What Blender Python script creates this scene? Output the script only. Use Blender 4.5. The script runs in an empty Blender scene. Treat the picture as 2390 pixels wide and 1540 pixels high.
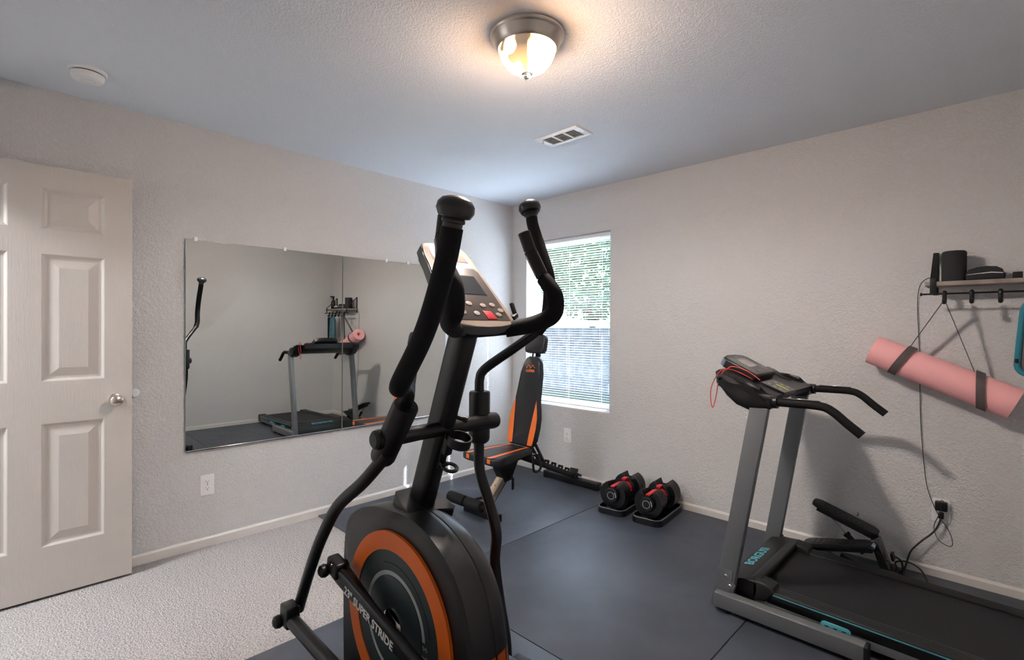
import bpy, bmesh, math, random
from mathutils import Vector, Matrix
from math import pi, sin, cos, radians
random.seed(7)
SC = bpy.context.scene
COL = SC.collection
W, L, H = 3.74, 3.80, 2.44          # room: x 0..W, y -L..0

# ------------------------------------------------------------------ camera
cd = bpy.data.cameras.new('camera'); cam = bpy.data.objects.new('camera', cd); COL.objects.link(cam)
cd.sensor_fit = 'HORIZONTAL'; cd.sensor_width = 36.0; cd.lens = 1175.083/2390*36.0
cd.clip_start = 0.02; cd.clip_end = 200
yaw, pitch, roll = 0.77489, -0.00431, 0.00485
fw = Vector((-sin(yaw)*cos(pitch), cos(yaw)*cos(pitch), sin(pitch)))
rt = Vector((cos(yaw), sin(yaw), 0)); up = rt.cross(fw)
r2 = cos(roll)*rt+sin(roll)*up; u2 = -sin(roll)*rt+cos(roll)*up
m = Matrix((r2, u2, -fw)).transposed().to_4x4(); m.translation = (3.34143, -3.41813, 1.28997)
cam.matrix_world = m
SC.camera = cam

# ------------------------------------------------------------------ render look
vs = SC.view_settings
vs.view_transform = 'Standard'; vs.look = 'None'; vs.gamma = 1.0; vs.exposure = 2.28; vs.use_curve_mapping = False
SC.cycles.use_denoising = True
SC.cycles.max_bounces = 10; SC.cycles.diffuse_bounces = 7; SC.cycles.glossy_bounces = 6
SC.cycles.transmission_bounces = 8; SC.cycles.transparent_max_bounces = 12
SC.cycles.sample_clamp_indirect = 6.0
SC.cycles.caustics_reflective = True; SC.cycles.caustics_refractive = False

# ------------------------------------------------------------------ world + sun
wd = bpy.data.worlds.new('sky'); SC.world = wd; wd.use_nodes = True
nt = wd.node_tree; nt.nodes.clear()
o = nt.nodes.new('ShaderNodeOutputWorld'); bg = nt.nodes.new('ShaderNodeBackground')
tc = nt.nodes.new('ShaderNodeTexCoord'); sx = nt.nodes.new('ShaderNodeSeparateXYZ'); cr = nt.nodes.new('ShaderNodeValToRGB')
nt.links.new(tc.outputs['Generated'], sx.inputs[0]); nt.links.new(sx.outputs['Z'], cr.inputs[0])
cr.color_ramp.elements[0].position = 0.0; cr.color_ramp.elements[0].color = (0.92, 0.96, 1.0, 1)
cr.color_ramp.elements[1].position = 0.5; cr.color_ramp.elements[1].color = (0.42, 0.66, 1.0, 1)
nt.links.new(cr.outputs[0], bg.inputs[0]); bg.inputs[1].default_value = 1.0
nt.links.new(bg.outputs[0], o.inputs[0])

def lamp(name, kind, loc, energy, color, rot=None, **k):
    d = bpy.data.lights.new(name, kind); d.energy = energy; d.color = color
    for a, v in k.items(): setattr(d, a, v)
    ob = bpy.data.objects.new(name, d); COL.objects.link(ob); ob.location = loc
    if rot is not None: ob.rotation_euler = rot
    return ob
el = radians(33.5)
sd = Vector((-0.616*cos(el), -0.788*cos(el), -sin(el)))
sun = lamp('sun', 'SUN', (4, 6, 8), 16.0, (0.88, 0.94, 1.0), angle=radians(0.53))
sun.rotation_mode = 'QUATERNION'; sun.rotation_quaternion = sd.to_track_quat('-Z', 'Y')
# added fill: unseen area light in the hall, brightens the room through the doorway
lamp('hall_fill_light', 'AREA', (0.48, -4.75, 2.40), 20.0, (0.95, 0.98, 1.0), (0, 0, 0), shape='DISK', size=0.5)

# ------------------------------------------------------------------ materials
MATS = {}
def mat(name, col, rough=0.5, metal=0.0, spec=0.5, bump=None, var=None, emit=None, coat=0.0, sheen=0.0):
    """bump = (scale, strength, distance[, detail]); var = (scale, second colour, lo, hi)"""
    if name in MATS: return MATS[name]
    m = bpy.data.materials.new(name); m.use_nodes = True
    n = m.node_tree.nodes; l = m.node_tree.links; b = n['Principled BSDF']
    b.inputs['Base Color'].default_value = (*col, 1); b.inputs['Roughness'].default_value = rough
    b.inputs['Metallic'].default_value = metal; b.inputs['Specular IOR Level'].default_value = spec
    b.inputs['Coat Weight'].default_value = coat
    if sheen: b.inputs['Sheen Weight'].default_value = sheen
    t = n.new('ShaderNodeTexCoord')
    if var:
        z = n.new('ShaderNodeTexNoise'); z.inputs['Scale'].default_value = var[0]; z.inputs['Detail'].default_value = 6
        l.new(t.outputs['Object'], z.inputs['Vector'])
        r = n.new('ShaderNodeValToRGB'); r.color_ramp.elements[0].position = var[2]; r.color_ramp.elements[1].position = var[3]
        r.color_ramp.elements[0].color = (*col, 1); r.color_ramp.elements[1].color = (*var[1], 1)
        l.new(z.outputs['Fac'], r.inputs['Fac']); l.new(r.outputs['Color'], b.inputs['Base Color'])
    if bump:
        z = n.new('ShaderNodeTexNoise'); z.inputs['Scale'].default_value = bump[0]
        z.inputs['Detail'].default_value = bump[3] if len(bump) > 3 else 3
        l.new(t.outputs['Object'], z.inputs['Vector'])
        bp = n.new('ShaderNodeBump'); bp.inputs['Strength'].default_value = bump[1]; bp.inputs['Distance'].default_value = bump[2]
        l.new(z.outputs['Fac'], bp.inputs['Height']); l.new(bp.outputs['Normal'], b.inputs['Normal'])
    if emit:
        b.inputs['Emission Color'].default_value = (*emit[0], 1); b.inputs['Emission Strength'].default_value = emit[1]
    MATS[name] = m
    return m

def textured_plaster(name, col, scale, dist, rough=0.75):
    m = mat(name, col, rough, spec=0.3)
    n = m.node_tree.nodes; l = m.node_tree.links; b = n['Principled BSDF']
    t = n['Texture Coordinate'] if 'Texture Coordinate' in n else n.new('ShaderNodeTexCoord')
    z = n.new('ShaderNodeTexNoise'); z.inputs['Scale'].default_value = scale; z.inputs['Detail'].default_value = 3; z.inputs['Distortion'].default_value = 0.9
    l.new(t.outputs['Object'], z.inputs['Vector'])
    r = n.new('ShaderNodeValToRGB'); r.color_ramp.elements[0].position = 0.42; r.color_ramp.elements[1].position = 0.60
    l.new(z.outputs['Fac'], r.inputs['Fac'])
    bp = n.new('ShaderNodeBump'); bp.inputs['Strength'].default_value = 0.55; bp.inputs['Distance'].default_value = dist
    l.new(r.outputs['Color'], bp.inputs['Height']); l.new(bp.outputs['Normal'], b.inputs['Normal'])
    return m
M_wall = textured_plaster('wall_paint', (0.610, 0.602, 0.598), 75, 0.0042)
M_ceil = textured_plaster('ceiling_paint', (0.73, 0.765, 0.82), 95, 0.0022)
M_trim = mat('trim_paint', (0.66, 0.63, 0.60), 0.35, spec=0.4)
M_white = mat('white_plastic', (0.80, 0.80, 0.80), 0.35)
M_vinyl = mat('white_vinyl', (0.82, 0.83, 0.85), 0.4)
M_black = mat('black_plastic', (0.006, 0.006, 0.007), 0.40, spec=0.38, bump=(900, 0.15, 0.0004))
M_blacksm = mat('black_satin_paint', (0.005, 0.005, 0.006), 0.30, spec=0.42)
M_foam = mat('black_foam', (0.006, 0.006, 0.007), 0.75, spec=0.22, bump=(500, 0.4, 0.001))
M_steel = mat('black_steel', (0.006, 0.006, 0.007), 0.36, spec=0.38)
M_chrome = mat('chrome', (0.75, 0.75, 0.76), 0.12, 1.0)
M_nickel = mat('brushed_nickel', (0.60, 0.54, 0.48), 0.28, 1.0)
M_grey = mat('silver_grey_paint', (0.125, 0.135, 0.145), 0.42, spec=0.5)
M_orange = mat('orange_plastic', (0.80, 0.15, 0.012), 0.42)
M_green = mat('dark_green_plastic', (0.020, 0.034, 0.036), 0.42)
M_lightgrey = mat('light_grey_print', (0.38, 0.40, 0.40), 0.45)
M_print = mat('white_print', (0.80, 0.80, 0.78), 0.5)
M_teal = mat('teal_plastic', (0.10, 0.42, 0.50), 0.45)
M_red = mat('red_plastic', (0.60, 0.02, 0.025), 0.4)
M_redcord = mat('red_cord', (0.62, 0.05, 0.035), 0.6)
M_vinylblk = mat('black_leatherette', (0.008, 0.009, 0.013), 0.38, spec=0.45, bump=(700, 0.2, 0.0005))
M_orvinyl = mat('orange_leatherette', (0.75, 0.16, 0.02), 0.42, bump=(700, 0.2, 0.0005))
M_pink = mat('pink_foam', (0.92, 0.45, 0.45), 0.7, spec=0.25, bump=(300, 0.2, 0.001))
M_strap = mat('taupe_webbing', (0.10, 0.075, 0.075), 0.8)
M_wood = mat('grey_brown_wood', (0.22, 0.175, 0.15), 0.6, var=(14, (0.30, 0.25, 0.22), 0.35, 0.65))
M_hole = mat('dark_slot', (0.01, 0.01, 0.01), 0.8)
M_cable = mat('dark_cable', (0.02, 0.018, 0.018), 0.5)
M_belt = mat('treadmill_belt', (0.007, 0.007, 0.009), 0.62, spec=0.35, var=(420, (0.030, 0.030, 0.036), 0.52, 0.75), bump=(600, 0.5, 0.001))
M_sage = mat('dark_textured_plastic', (0.014, 0.015, 0.016), 0.5, spec=0.4, bump=(500, 0.3, 0.0006))
M_consoletan = mat('warm_silver_plastic', (0.42, 0.34, 0.28), 0.33, spec=0.6)
M_consolebrown = mat('taupe_panel', (0.085, 0.070, 0.062), 0.3)
M_lcd = mat('lcd_screen', (0.030, 0.036, 0.042), 0.15)
M_lcd2 = mat('lcd_pale', (0.36, 0.345, 0.33), 0.2)
M_graphite = mat('graphite_panel', (0.10, 0.098, 0.098), 0.42)
M_fabric = mat('speaker_fabric', (0.015, 0.015, 0.017), 0.85, bump=(900, 0.5, 0.001))
M_yellow = mat('yellow_green_print', (0.55, 0.60, 0.05), 0.5)
M_clear = mat('clear_plastic_clip', (0.85, 0.87, 0.88), 0.15)

# rubber mats: smooth dark rubber with faint scuffs
M_rubber = mat('rubber_mat', (0.034, 0.041, 0.056), 0.36, spec=0.5, var=(2.2, (0.056, 0.067, 0.090), 0.40, 0.68), bump=(380, 0.25, 0.0008))
n = M_rubber.node_tree.nodes; l = M_rubber.node_tree.links
z = n.new('ShaderNodeTexNoise'); z.inputs['Scale'].default_value = 5; z.inputs['Detail'].default_value = 8
mr = n.new('ShaderNodeMapRange'); mr.inputs[3].default_value = 0.40; mr.inputs[4].default_value = 0.62
l.new(n['Texture Coordinate'].outputs['Object'], z.inputs['Vector']); l.new(z.outputs['Fac'], mr.inputs[0]); l.new(mr.outputs[0], n['Principled BSDF'].inputs['Roughness'])

# carpet: short twisted pile
M_carpet = mat('carpet', (0.50, 0.475, 0.46), 0.95, spec=0.1, var=(120, (0.20, 0.18, 0.17), 0.42, 0.74), bump=(150, 1.0, 0.012, 4))

# mirror glass
M_mirror = mat('mirror_glass', (0.90, 0.94, 0.92), 0.0, 1.0)
M_mirroredge = mat('mirror_edge', (0.30, 0.36, 0.34), 0.2, 0.3)

# clear glass: shadow-friendly thin pane
def glass():
    m = bpy.data.materials.new('window_glass'); m.use_nodes = True; n = m.node_tree.nodes; l = m.node_tree.links
    n.clear(); o = n.new('ShaderNodeOutputMaterial'); t = n.new('ShaderNodeBsdfTransparent'); g = n.new('ShaderNodeBsdfGlossy'); x = n.new('ShaderNodeMixShader')
    t.inputs[0].default_value = (0.95, 0.98, 1.0, 1); g.inputs['Roughness'].default_value = 0.02; x.inputs[0].default_value = 0.05
    l.new(t.outputs[0], x.inputs[1]); l.new(g.outputs[0], x.inputs[2]); l.new(x.outputs[0], o.inputs[0]); return m
M_glass = glass()
# blind slats: thin translucent vinyl
def slatm():
    m = bpy.data.materials.new('blind_vinyl'); m.use_nodes = True; n = m.node_tree.nodes; l = m.node_tree.links
    n.clear(); o = n.new('ShaderNodeOutputMaterial'); d = n.new('ShaderNodeBsdfDiffuse'); t = n.new('ShaderNodeBsdfTranslucent'); x = n.new('ShaderNodeMixShader')
    d.inputs[0].default_value = (0.74, 0.77, 0.82, 1); t.inputs[0].default_value = (0.75, 0.80, 0.88, 1); x.inputs[0].default_value = 0.18
    l.new(d.outputs[0], x.inputs[1]); g = n.new('ShaderNodeBsdfGlossy'); g.inputs['Roughness'].default_value = 0.32; g.inputs[0].default_value = (1, 1, 1, 1); y = n.new('ShaderNodeMixShader'); y.inputs[0].default_value = 0.32
    l.new(t.outputs[0], x.inputs[2]); l.new(x.outputs[0], y.inputs[1]); l.new(g.outputs[0], y.inputs[2]); l.new(y.outputs[0], o.inputs[0]); return m
M_slat = slatm()
# lamp bowl: alabaster glass, lit from inside
def alabaster():
    m = bpy.data.materials.new('lit_alabaster_glass'); m.use_nodes = True; n = m.node_tree.nodes; l = m.node_tree.links
    b = n['Principled BSDF']; b.inputs['Base Color'].default_value = (0.9, 0.8, 0.65, 1); b.inputs['Roughness'].default_value = 0.25
    t = n.new('ShaderNodeTexCoord'); z = n.new('ShaderNodeTexNoise'); z.inputs['Scale'].default_value = 9; z.inputs['Detail'].default_value = 1
    r = n.new('ShaderNodeValToRGB'); e = r.color_ramp.elements
    e[0].position = 0.36; e[0].color = (0.85, 0.42, 0.14, 1); e[1].position = 0.50; e[1].color = (1, 0.98, 0.965, 1)
    s = n.new('ShaderNodeMapRange'); s.inputs[1].default_value = 0.36; s.inputs[2].default_value = 0.52; s.inputs[3].default_value = 0.55; s.inputs[4].default_value = 150.0
    l.new(t.outputs['Object'], z.inputs['Vector']); l.new(z.outputs['Fac'], r.inputs[0]); l.new(z.outputs['Fac'], s.inputs[0])
    # emission is shaped dimmer and more amber towards the rim, sparing the ceiling (object z falls from the rim to the tip)
    sz = n.new('ShaderNodeSeparateXYZ'); l.new(t.outputs['Object'], sz.inputs[0])
    k = n.new('ShaderNodeMapRange'); k.inputs[1].default_value = -0.085; k.inputs[2].default_value = -0.150; k.inputs[3].default_value = 0.035; k.inputs[4].default_value = 1.0
    l.new(sz.outputs['Z'], k.inputs[0])
    mu = n.new('ShaderNodeMath'); mu.operation = 'MULTIPLY'; l.new(s.outputs[0], mu.inputs[0]); l.new(k.outputs[0], mu.inputs[1])
    mx = n.new('ShaderNodeMix'); mx.data_type = 'RGBA'; l.new(k.outputs[0], mx.inputs[0]); mx.inputs[6].default_value = (1.0, 0.50, 0.18, 1); l.new(r.outputs[0], mx.inputs[7])
    l.new(mx.outputs[2], b.inputs['Emission Color']); l.new(mu.outputs[0], b.inputs['Emission Strength'])
    return m
M_alab = alabaster()

# ------------------------------------------------------------------ mesh helpers
V = Vector
def frame(d, hint=(0, 0, 1)):
    d = V(d).normalized(); h = V(hint)
    if abs(d.dot(h)) > 0.98: h = V((1, 0, 0))
    x = h.cross(d).normalized(); y = d.cross(x)
    return x, y, d
def smooth_pts(pts, n=6):
    pts = [V(p) for p in pts]
    if len(pts) < 3 or n < 2: return pts
    out = []
    for i in range(len(pts)-1):
        p0 = pts[max(i-1, 0)]; p1 = pts[i]; p2 = pts[i+1]; p3 = pts[min(i+2, len(pts)-1)]
        for k in range(n):
            t = k/n
            out.append(0.5*((2*p1)+(-p0+p2)*t+(2*p0-5*p1+4*p2-p3)*t*t+(-p0+3*p1-3*p2+p3)*t**3))
    out.append(pts[-1]); return out
def tube(bm, pts, r, seg=16, sm=6, ends=True, flat=1.0, hint=(0, 0, 1)):
    """sweep a circle (or ellipse when flat != 1) along pts; r number or list per given point"""
    rs = r if isinstance(r, (list, tuple)) else [r]*len(pts)
    P = smooth_pts(pts, sm); k = len(P)-1; nr = []
    for i in range(len(P)):
        t = i/max(k, 1)*(len(rs)-1); a = int(min(t, len(rs)-2)) if len(rs) > 1 else 0
        nr.append(rs[a]+(rs[min(a+1, len(rs)-1)]-rs[a])*(t-a))
    rings = []; x = None
    for i, p in enumerate(P):
        d = (P[min(i+1, k)]-P[max(i-1, 0)]).normalized()
        if x is None: x, y, _ = frame(d, hint)
        else:
            x = (x-d*x.dot(d)).normalized(); y = d.cross(x)
        rings.append([bm.verts.new(p+x*cos(2*pi*j/seg)*nr[i]*flat+y*sin(2*pi*j/seg)*nr[i]) for j in range(seg)])
    for a, b in zip(rings, rings[1:]):
        for j in range(seg): bm.faces.new((a[j], a[(j+1) % seg], b[(j+1) % seg], b[j]))
    if ends: bm.faces.new(rings[0][::-1]); bm.faces.new(rings[-1])
def box(bm, c, s, rot=None, b=0.0):
    """box of full size s at centre c; rot 3x3 matrix"""
    R = rot or Matrix.Identity(3); t = bmesh.new(); bmesh.ops.create_cube(t, size=1)
    for v in t.verts: v.co = V((v.co.x*s[0], v.co.y*s[1], v.co.z*s[2]))
    if b: bmesh.ops.bevel(t, geom=t.edges[:], offset=min(b, min(s)*0.49), segments=3, affect='EDGES', profile=0.5)
    for v in t.verts: v.co = V(c)+R @ v.co
    add(bm, t)
def add(bm, t):
    me = bpy.data.meshes.new('tmp'); t.to_mesh(me); t.free(); bm.from_mesh(me); bpy.data.meshes.remove(me)
def bar(bm, a, b_, w, h, hint=(0, 0, 1), bv=0.0, ext=0.0):
    """rectangular bar from a to b_, w across (perpendicular to hint), h along hint side"""
    a, b_ = V(a), V(b_); x, y, d = frame(b_-a, hint)
    R = Matrix((x, y, d)).transposed()
    box(bm, (a+b_)/2, (w, h, (b_-a).length+ext), R, bv)
def lathe(bm, prof, c, d=(0, 0, 1), seg=40, hint=(0, 0, 1), close=True):
    """prof = [(r, h)...] round axis d starting at c"""
    x, y, d = frame(d, hint) if abs(V(d).normalized().dot(V(hint))) < 0.98 else (V((1, 0, 0)), V(d).normalized().cross(V((1, 0, 0))), V(d).normalized())
    rings = []
    for r, h in prof:
        if r < 1e-6: rings.append([bm.verts.new(V(c)+d*h)])
        else: rings.append([bm.verts.new(V(c)+d*h+x*cos(2*pi*j/seg)*r+y*sin(2*pi*j/seg)*r) for j in range(seg)])
    for a, b in zip(rings, rings[1:]):
        for j in range(seg):
            q = [a[j % len(a)], a[(j+1) % len(a)], b[(j+1) % len(b)], b[j % len(b)]]
            u = []
            for v in q:
                if v not in u: u.append(v)
            if len(u) > 2: bm.faces.new(u)
    if close:
        for rg in (rings[0], rings[-1]):
            if len(rg) > 2: bm.faces.new(rg)
def prism(bm, poly, c, X, Y, t, b=0.0, seg=2):
    """extrude 2D polygon (in frame X,Y at c) by thickness t along X x Y (centred)"""
    X = V(X).normalized(); Y = V(Y).normalized(); N = X.cross(Y)
    q = bmesh.new()
    a = [q.verts.new(V(c)+X*p[0]+Y*p[1]-N*t/2) for p in poly]; d = [q.verts.new(V(c)+X*p[0]+Y*p[1]+N*t/2) for p in poly]
    f1 = q.faces.new(a[::-1]); f2 = q.faces.new(d); k = len(poly)
    for i in range(k): q.faces.new((a[i], a[(i+1) % k], d[(i+1) % k], d[i]))
    if b: bmesh.ops.bevel(q, geom=list(f1.edges)+list(f2.edges), offset=b, segments=seg, affect='EDGES', profile=0.5)
    add(bm, q)
def rrect(w, h, r, n=6, cx=0, cy=0):
    out = []
    for sx_, sy_, a0 in ((1, 1, 0), (-1, 1, pi/2), (-1, -1, pi), (1, -1, 1.5*pi)):
        for k in range(n+1):
            a = a0+k*pi/2/n; out.append((cx+sx_*(w/2-r)+r*cos(a), cy+sy_*(h/2-r)+r*sin(a)))
    return out
def circ(r, n=32, cx=0, cy=0): return [(cx+r*cos(2*pi*k/n), cy+r*sin(2*pi*k/n)) for k in range(n)]
def ringm(bm, r0, r1, c, X, Y, t, a0=0, a1=2*pi, n=72, taper=None):
    X = V(X); Y = V(Y); N = X.cross(Y); full = abs(a1-a0-2*pi) < 1e-4; R = []
    for i in range(n if full else n+1):
        a = a0+(a1-a0)*i/n; e = X*cos(a)+Y*sin(a); q0, q1 = r0, r1
        if taper: q0, q1 = taper(a, r0, r1)
        R.append([bm.verts.new(V(c)+e*q+N*s) for q, s in ((q0, -t/2), (q1, -t/2), (q1, t/2), (q0, t/2))])
    k = len(R)
    for i in range(k if full else k-1):
        a, b = R[i], R[(i+1) % k]
        for j in range(4): bm.faces.new((a[j], a[(j+1) % 4], b[(j+1) % 4], b[j]))
    if not full: bm.faces.new(R[0][::-1]); bm.faces.new(R[-1])

def empty(name, loc, label, cat, group=None, kind=None):
    o = bpy.data.objects.new(name, None); COL.objects.link(o); o.location = loc; o.empty_display_size = 0.1
    props(o, label, cat, group, kind); return o
def props(o, label=None, cat=None, group=None, kind=None):
    if label: o['label'] = label
    if cat: o['category'] = cat
    if group: o['group'] = group
    if kind: o['kind'] = kind
    return o
def wloc(o):
    v = V((0, 0, 0))
    while o is not None: v = v+o.location; o = o.parent
    return v
def obj(name, bm, material, parent=None, sm=True, loc=None, label=None, ang=35, wn=False):
    """bm in world coordinates -> object; origin at loc / parent origin"""
    bmesh.ops.recalc_face_normals(bm, faces=bm.faces)
    org = V(loc) if loc is not None else (wloc(parent) if parent else None)
    if org is None:
        xs = [v.co for v in bm.verts]
        org = V(((min(v.x for v in xs)+max(v.x for v in xs))/2, (min(v.y for v in xs)+max(v.y for v in xs))/2, min(v.z for v in xs)))
    for v in bm.verts: v.co -= org
    me = bpy.data.meshes.new(name); bm.to_mesh(me); bm.free()
    ms = material if isinstance(material, (list, tuple)) else [material]
    for q in ms: me.materials.append(q)
    if sm:
        for p in me.polygons: p.use_smooth = True
        try: me.set_sharp_from_angle(angle=radians(ang))
        except Exception: pass
    o = bpy.data.objects.new(name, me); COL.objects.link(o)
    if parent: o.parent = parent; o.location = org-wloc(parent)
    else: o.location = org
    if label: o['label'] = label
    return o
def B(): return bmesh.new()
def struct(name, bm, m, parent=None, sm=False):
    o = obj(name, bm, m, parent, sm=sm)
    if not parent: o['kind'] = 'structure'
    return o
def text(name, s, size, c, X, Y, m, parent, depth=0.0006, align='CENTER', bold=0.0, shear=0.0, sx_=1.0):
    cu = bpy.data.curves.new(name, 'FONT'); cu.body = s; cu.size = size; cu.align_x = align; cu.align_y = 'CENTER'
    cu.extrude = depth; cu.offset = bold; cu.shear = shear; cu.resolution_u = 3
    t = bpy.data.objects.new('tmp_text', cu); COL.objects.link(t)
    dg = bpy.context.evaluated_depsgraph_get(); me = bpy.data.meshes.new_from_object(t.evaluated_get(dg))
    bpy.data.objects.remove(t); bpy.data.curves.remove(cu)
    X = V(X).normalized(); Y = V(Y).normalized(); N = X.cross(Y)
    bm = B(); bm.from_mesh(me); bpy.data.meshes.remove(me)
    for v in bm.verts: v.co = V(c)+X*v.co.x*sx_+Y*v.co.y+N*v.co.z
    return obj(name, bm, m, parent, sm=False)

# ================================================================== SETTING
T = 0.15
b = B(); box(b, (W/2, -L/2, -0.05), (W+0.6, L+0.6, 0.1)); 
floor = struct('floor', b, M_carpet)
b = B(); box(b, (W/2, -L/2, H+0.05), (W+0.3, L+0.3, 0.1)); struct('ceiling', b, M_ceil)
b = B(); box(b, (-T/2, -L/2, H/2), (T, L, H)); struct('wall_left', b, M_wall)
b = B(); box(b, (W+T/2, -L/2, H/2), (T, L, H)); struct('wall_east', b, M_wall)
# window wall with opening
wx0, wx1, wz0, wz1 = 0.178, 1.088, 0.60, 2.075
TD = 0.145
b = B()
box(b, ((wx0-T)/2, TD/2, H/2), (wx0+T, TD, H)); box(b, ((wx1+W+T)/2, TD/2, H/2), (W+T-wx1, TD, H))
box(b, ((wx0+wx1)/2, TD/2, wz0/2), (wx1-wx0, TD, wz0)); box(b, ((wx0+wx1)/2, TD/2, (wz1+H)/2), (wx1-wx0, TD, H-wz1))
bmesh.ops.remove_doubles(b, verts=b.verts, dist=1e-5)
struct('wall_right', b, M_wall)
# back wall (behind the camera) with the doorway
dx0, dx1, dz = 0.075, 0.885, 2.07
b = B()
box(b, ((dx0-T)/2, -L-T/2, H/2), (dx0+T, T, H)); box(b, ((dx1+W+T)/2, -L-T/2, H/2), (W+T-dx1, T, H)); box(b, ((dx0+dx1)/2, -L-T/2, (dz+H)/2), (dx1-dx0, T, H-dz))
struct('wall_back', b, M_wall)
# hall beyond the doorway
b = B(); box(b, (1.9, -L-T-1.4-T/2, H/2), (4.1, T, H)); struct('wall_hall', b, M_wall)
b = B(); box(b, (-T/2, -L-T-0.7, H/2), (T, 1.4, H)); struct('wall_hall_left', b, M_wall)
b = B(); box(b, (W+T/2, -L-T-0.7, H/2), (T, 1.4, H)); struct('wall_hall_right', b, M_wall)
b = B(); box(b, (1.9, -L-T-0.72, -0.05-0.001), (4.1, 1.6, 0.1)); struct('floor_hall', b, M_carpet)
b = B(); box(b, (1.9, -L-T-0.72, H+0.05), (4.1, 1.6, 0.1)); struct('ceiling_hall', b, M_ceil)
# baseboards
def baseboard(name, a, c, nrm):
    a, c, nrm = V(a), V(c), V(nrm); bm = B(); d = (c-a).normalized(); Lg = (c-a).length
    prism(bm, [(0, 0), (0.013, 0), (0.013, 0.046), (0.009, 0.052), (0.006, 0.057), (0, 0.057)], (a+c)/2, nrm, (0, 0, 1), Lg)
    struct(name, bm, M_trim)
baseboard('baseboard_left', (0, -L, 0), (0, -0.0, 0), (1, 0, 0))
baseboard('baseboard_right', (0.013, 0, 0), (W, 0, 0), (0, -1, 0))
baseboard('baseboard_east', (W, -L, 0), (W, -0.013, 0), (-1, 0, 0))
baseboard('baseboard_back', (dx1+0.06, -L, 0), (W-0.013, -L, 0), (0, 1, 0))
# door casing
b = B()
for x in (dx0-0.028, dx1+0.03): box(b, (x, -L+0.009, dz/2+0.03), (0.055, 0.018, dz+0.06), b=0.004)
box(b, ((dx0+dx1)/2, -L+0.009, dz+0.03), (dx1-dx0+0.10, 0.018, 0.06), b=0.004)
struct('trim_1', b, M_trim)
b = B()
for x in (dx0+0.008, dx1-0.008): box(b, (x, -L-T/2, dz/2), (0.016, T, dz))
box(b, ((dx0+dx1)/2, -L-T/2, dz-0.008), (dx1-dx0, T, 0.016)); struct('trim_2', b, M_trim)

# ---- door leaf, standing open along the left wall
dl = empty('door_1', (0.115, -3.332, 0.012), None, None, kind='structure')
dW, dH, dT = 0.80, 2.03, 0.035
yc = -2.932-dW/2; xf = 0.118                 # front face x
def door_panels():
    st = 0.112; mid = 0.112; pw = (dW-2*st-mid)/2
    ys = [(-dW/2+st, -dW/2+st+pw), (dW/2-st-pw, dW/2-st)]
    zs = [(0.235, 0.815), (1.015, 1.615), (1.73, 1.925)]
    return ys, zs
ys, zs = door_panels()
def door_face(bm, x, s):
    """one moulded face: stiles and rails flat, six raised panels; s=+1 faces the room"""
    ycuts = sorted({-dW/2, dW/2, *[v for p in ys for v in p]}); zcuts = sorted({0, dH, *[v for p in zs for v in p]})
    for i in range(len(ycuts)-1):
        for k in range(len(zcuts)-1):
            y0, y1, z0, z1 = ycuts[i], ycuts[i+1], zcuts[k], zcuts[k+1]
            isp = (y0, y1) in ys and (z0, z1) in zs
            def rect(o, d): return [V((x+s*d, yc+a, 0.012+c)) for a, c in ((y0+o, z0+o), (y1-o, z0+o), (y1-o, z1-o), (y0+o, z1-o))]
            if not isp:
                bm.faces.new([bm.verts.new(p) for p in rect(0, 0)]); continue
            steps = [(0, 0), (0.004, -0.002), (0.012, -0.009), (0.020, -0.011), (0.024, -0.011), (0.058, -0.002), (0.062, -0.001)]
            R = [[bm.verts.new(p) for p in rect(o_, d)] for o_, d in steps]
            for A, C in zip(R, R[1:]):
                for j in range(4): bm.faces.new((A[j], A[(j+1) % 4], C[(j+1) % 4], C[j]))
            bm.faces.new(R[-1])
M_door = mat('door_paint', (0.50, 0.46, 0.425), 0.38, spec=0.4)
n = M_door.node_tree.nodes; l = M_door.node_tree.links
wv = n.new('ShaderNodeTexNoise'); mp = n.new('ShaderNodeMapping'); mp.inputs['Scale'].default_value = (1, 55, 4); wv.inputs['Scale'].default_value = 3.0; wv.inputs['Distortion'].default_value = 1.2
l.new(n['Texture Coordinate'].outputs['Object'], mp.inputs[0]); l.new(mp.outputs[0], wv.inputs['Vector'])
bp = n.new('ShaderNodeBump'); bp.inputs['Strength'].default_value = 0.35; bp.inputs['Distance'].default_value = 0.0015; l.new(wv.outputs['Fac'], bp.inputs['Height']); l.new(bp.outputs[0], n['Principled BSDF'].inputs['Normal'])
b = B(); door_face(b, xf, 1); door_face(b, xf-dT, -1)
for y in (-dW/2, dW/2):
    b.faces.new([b.verts.new((x, yc+y, z)) for x, z in ((xf, 0.012), (xf-dT, 0.012), (xf-dT, 0.012+dH), (xf, 0.012+dH))])
for z in (0.012, 0.012+dH):
    b.faces.new([b.verts.new((x, yc+y, z)) for x, y in ((xf, -dW/2), (xf, dW/2), (xf-dT, dW/2), (xf-dT, -dW/2))])
bmesh.ops.remove_doubles(b, verts=b.verts, dist=1e-5)
obj('door_leaf', b, M_door, dl, ang=12)
b = B(); ky, kz = -3.003, 0.917
lathe(b, [(0.0, 0), (0.030, 0), (0.031, 0.004), (0.024, 0.008), (0.012, 0.012), (0.011, 0.028), (0.018, 0.036), (0.026, 0.046), (0.028, 0.056), (0.026, 0.064), (0.017, 0.071), (0, 0.074)], (xf, ky, kz), (1, 0, 0), 32)
kn = obj('door_knob', b, M_nickel, dl)
b = B(); lathe(b, [(0.0, 0), (0.030, 0), (0.031, 0.004), (0.024, 0.008), (0.012, 0.012), (0.011, 0.022), (0.024, 0.036), (0.026, 0.046), (0.017, 0.056), (0, 0.058)], (xf-dT, ky, kz), (-1, 0, 0), 32)
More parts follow.
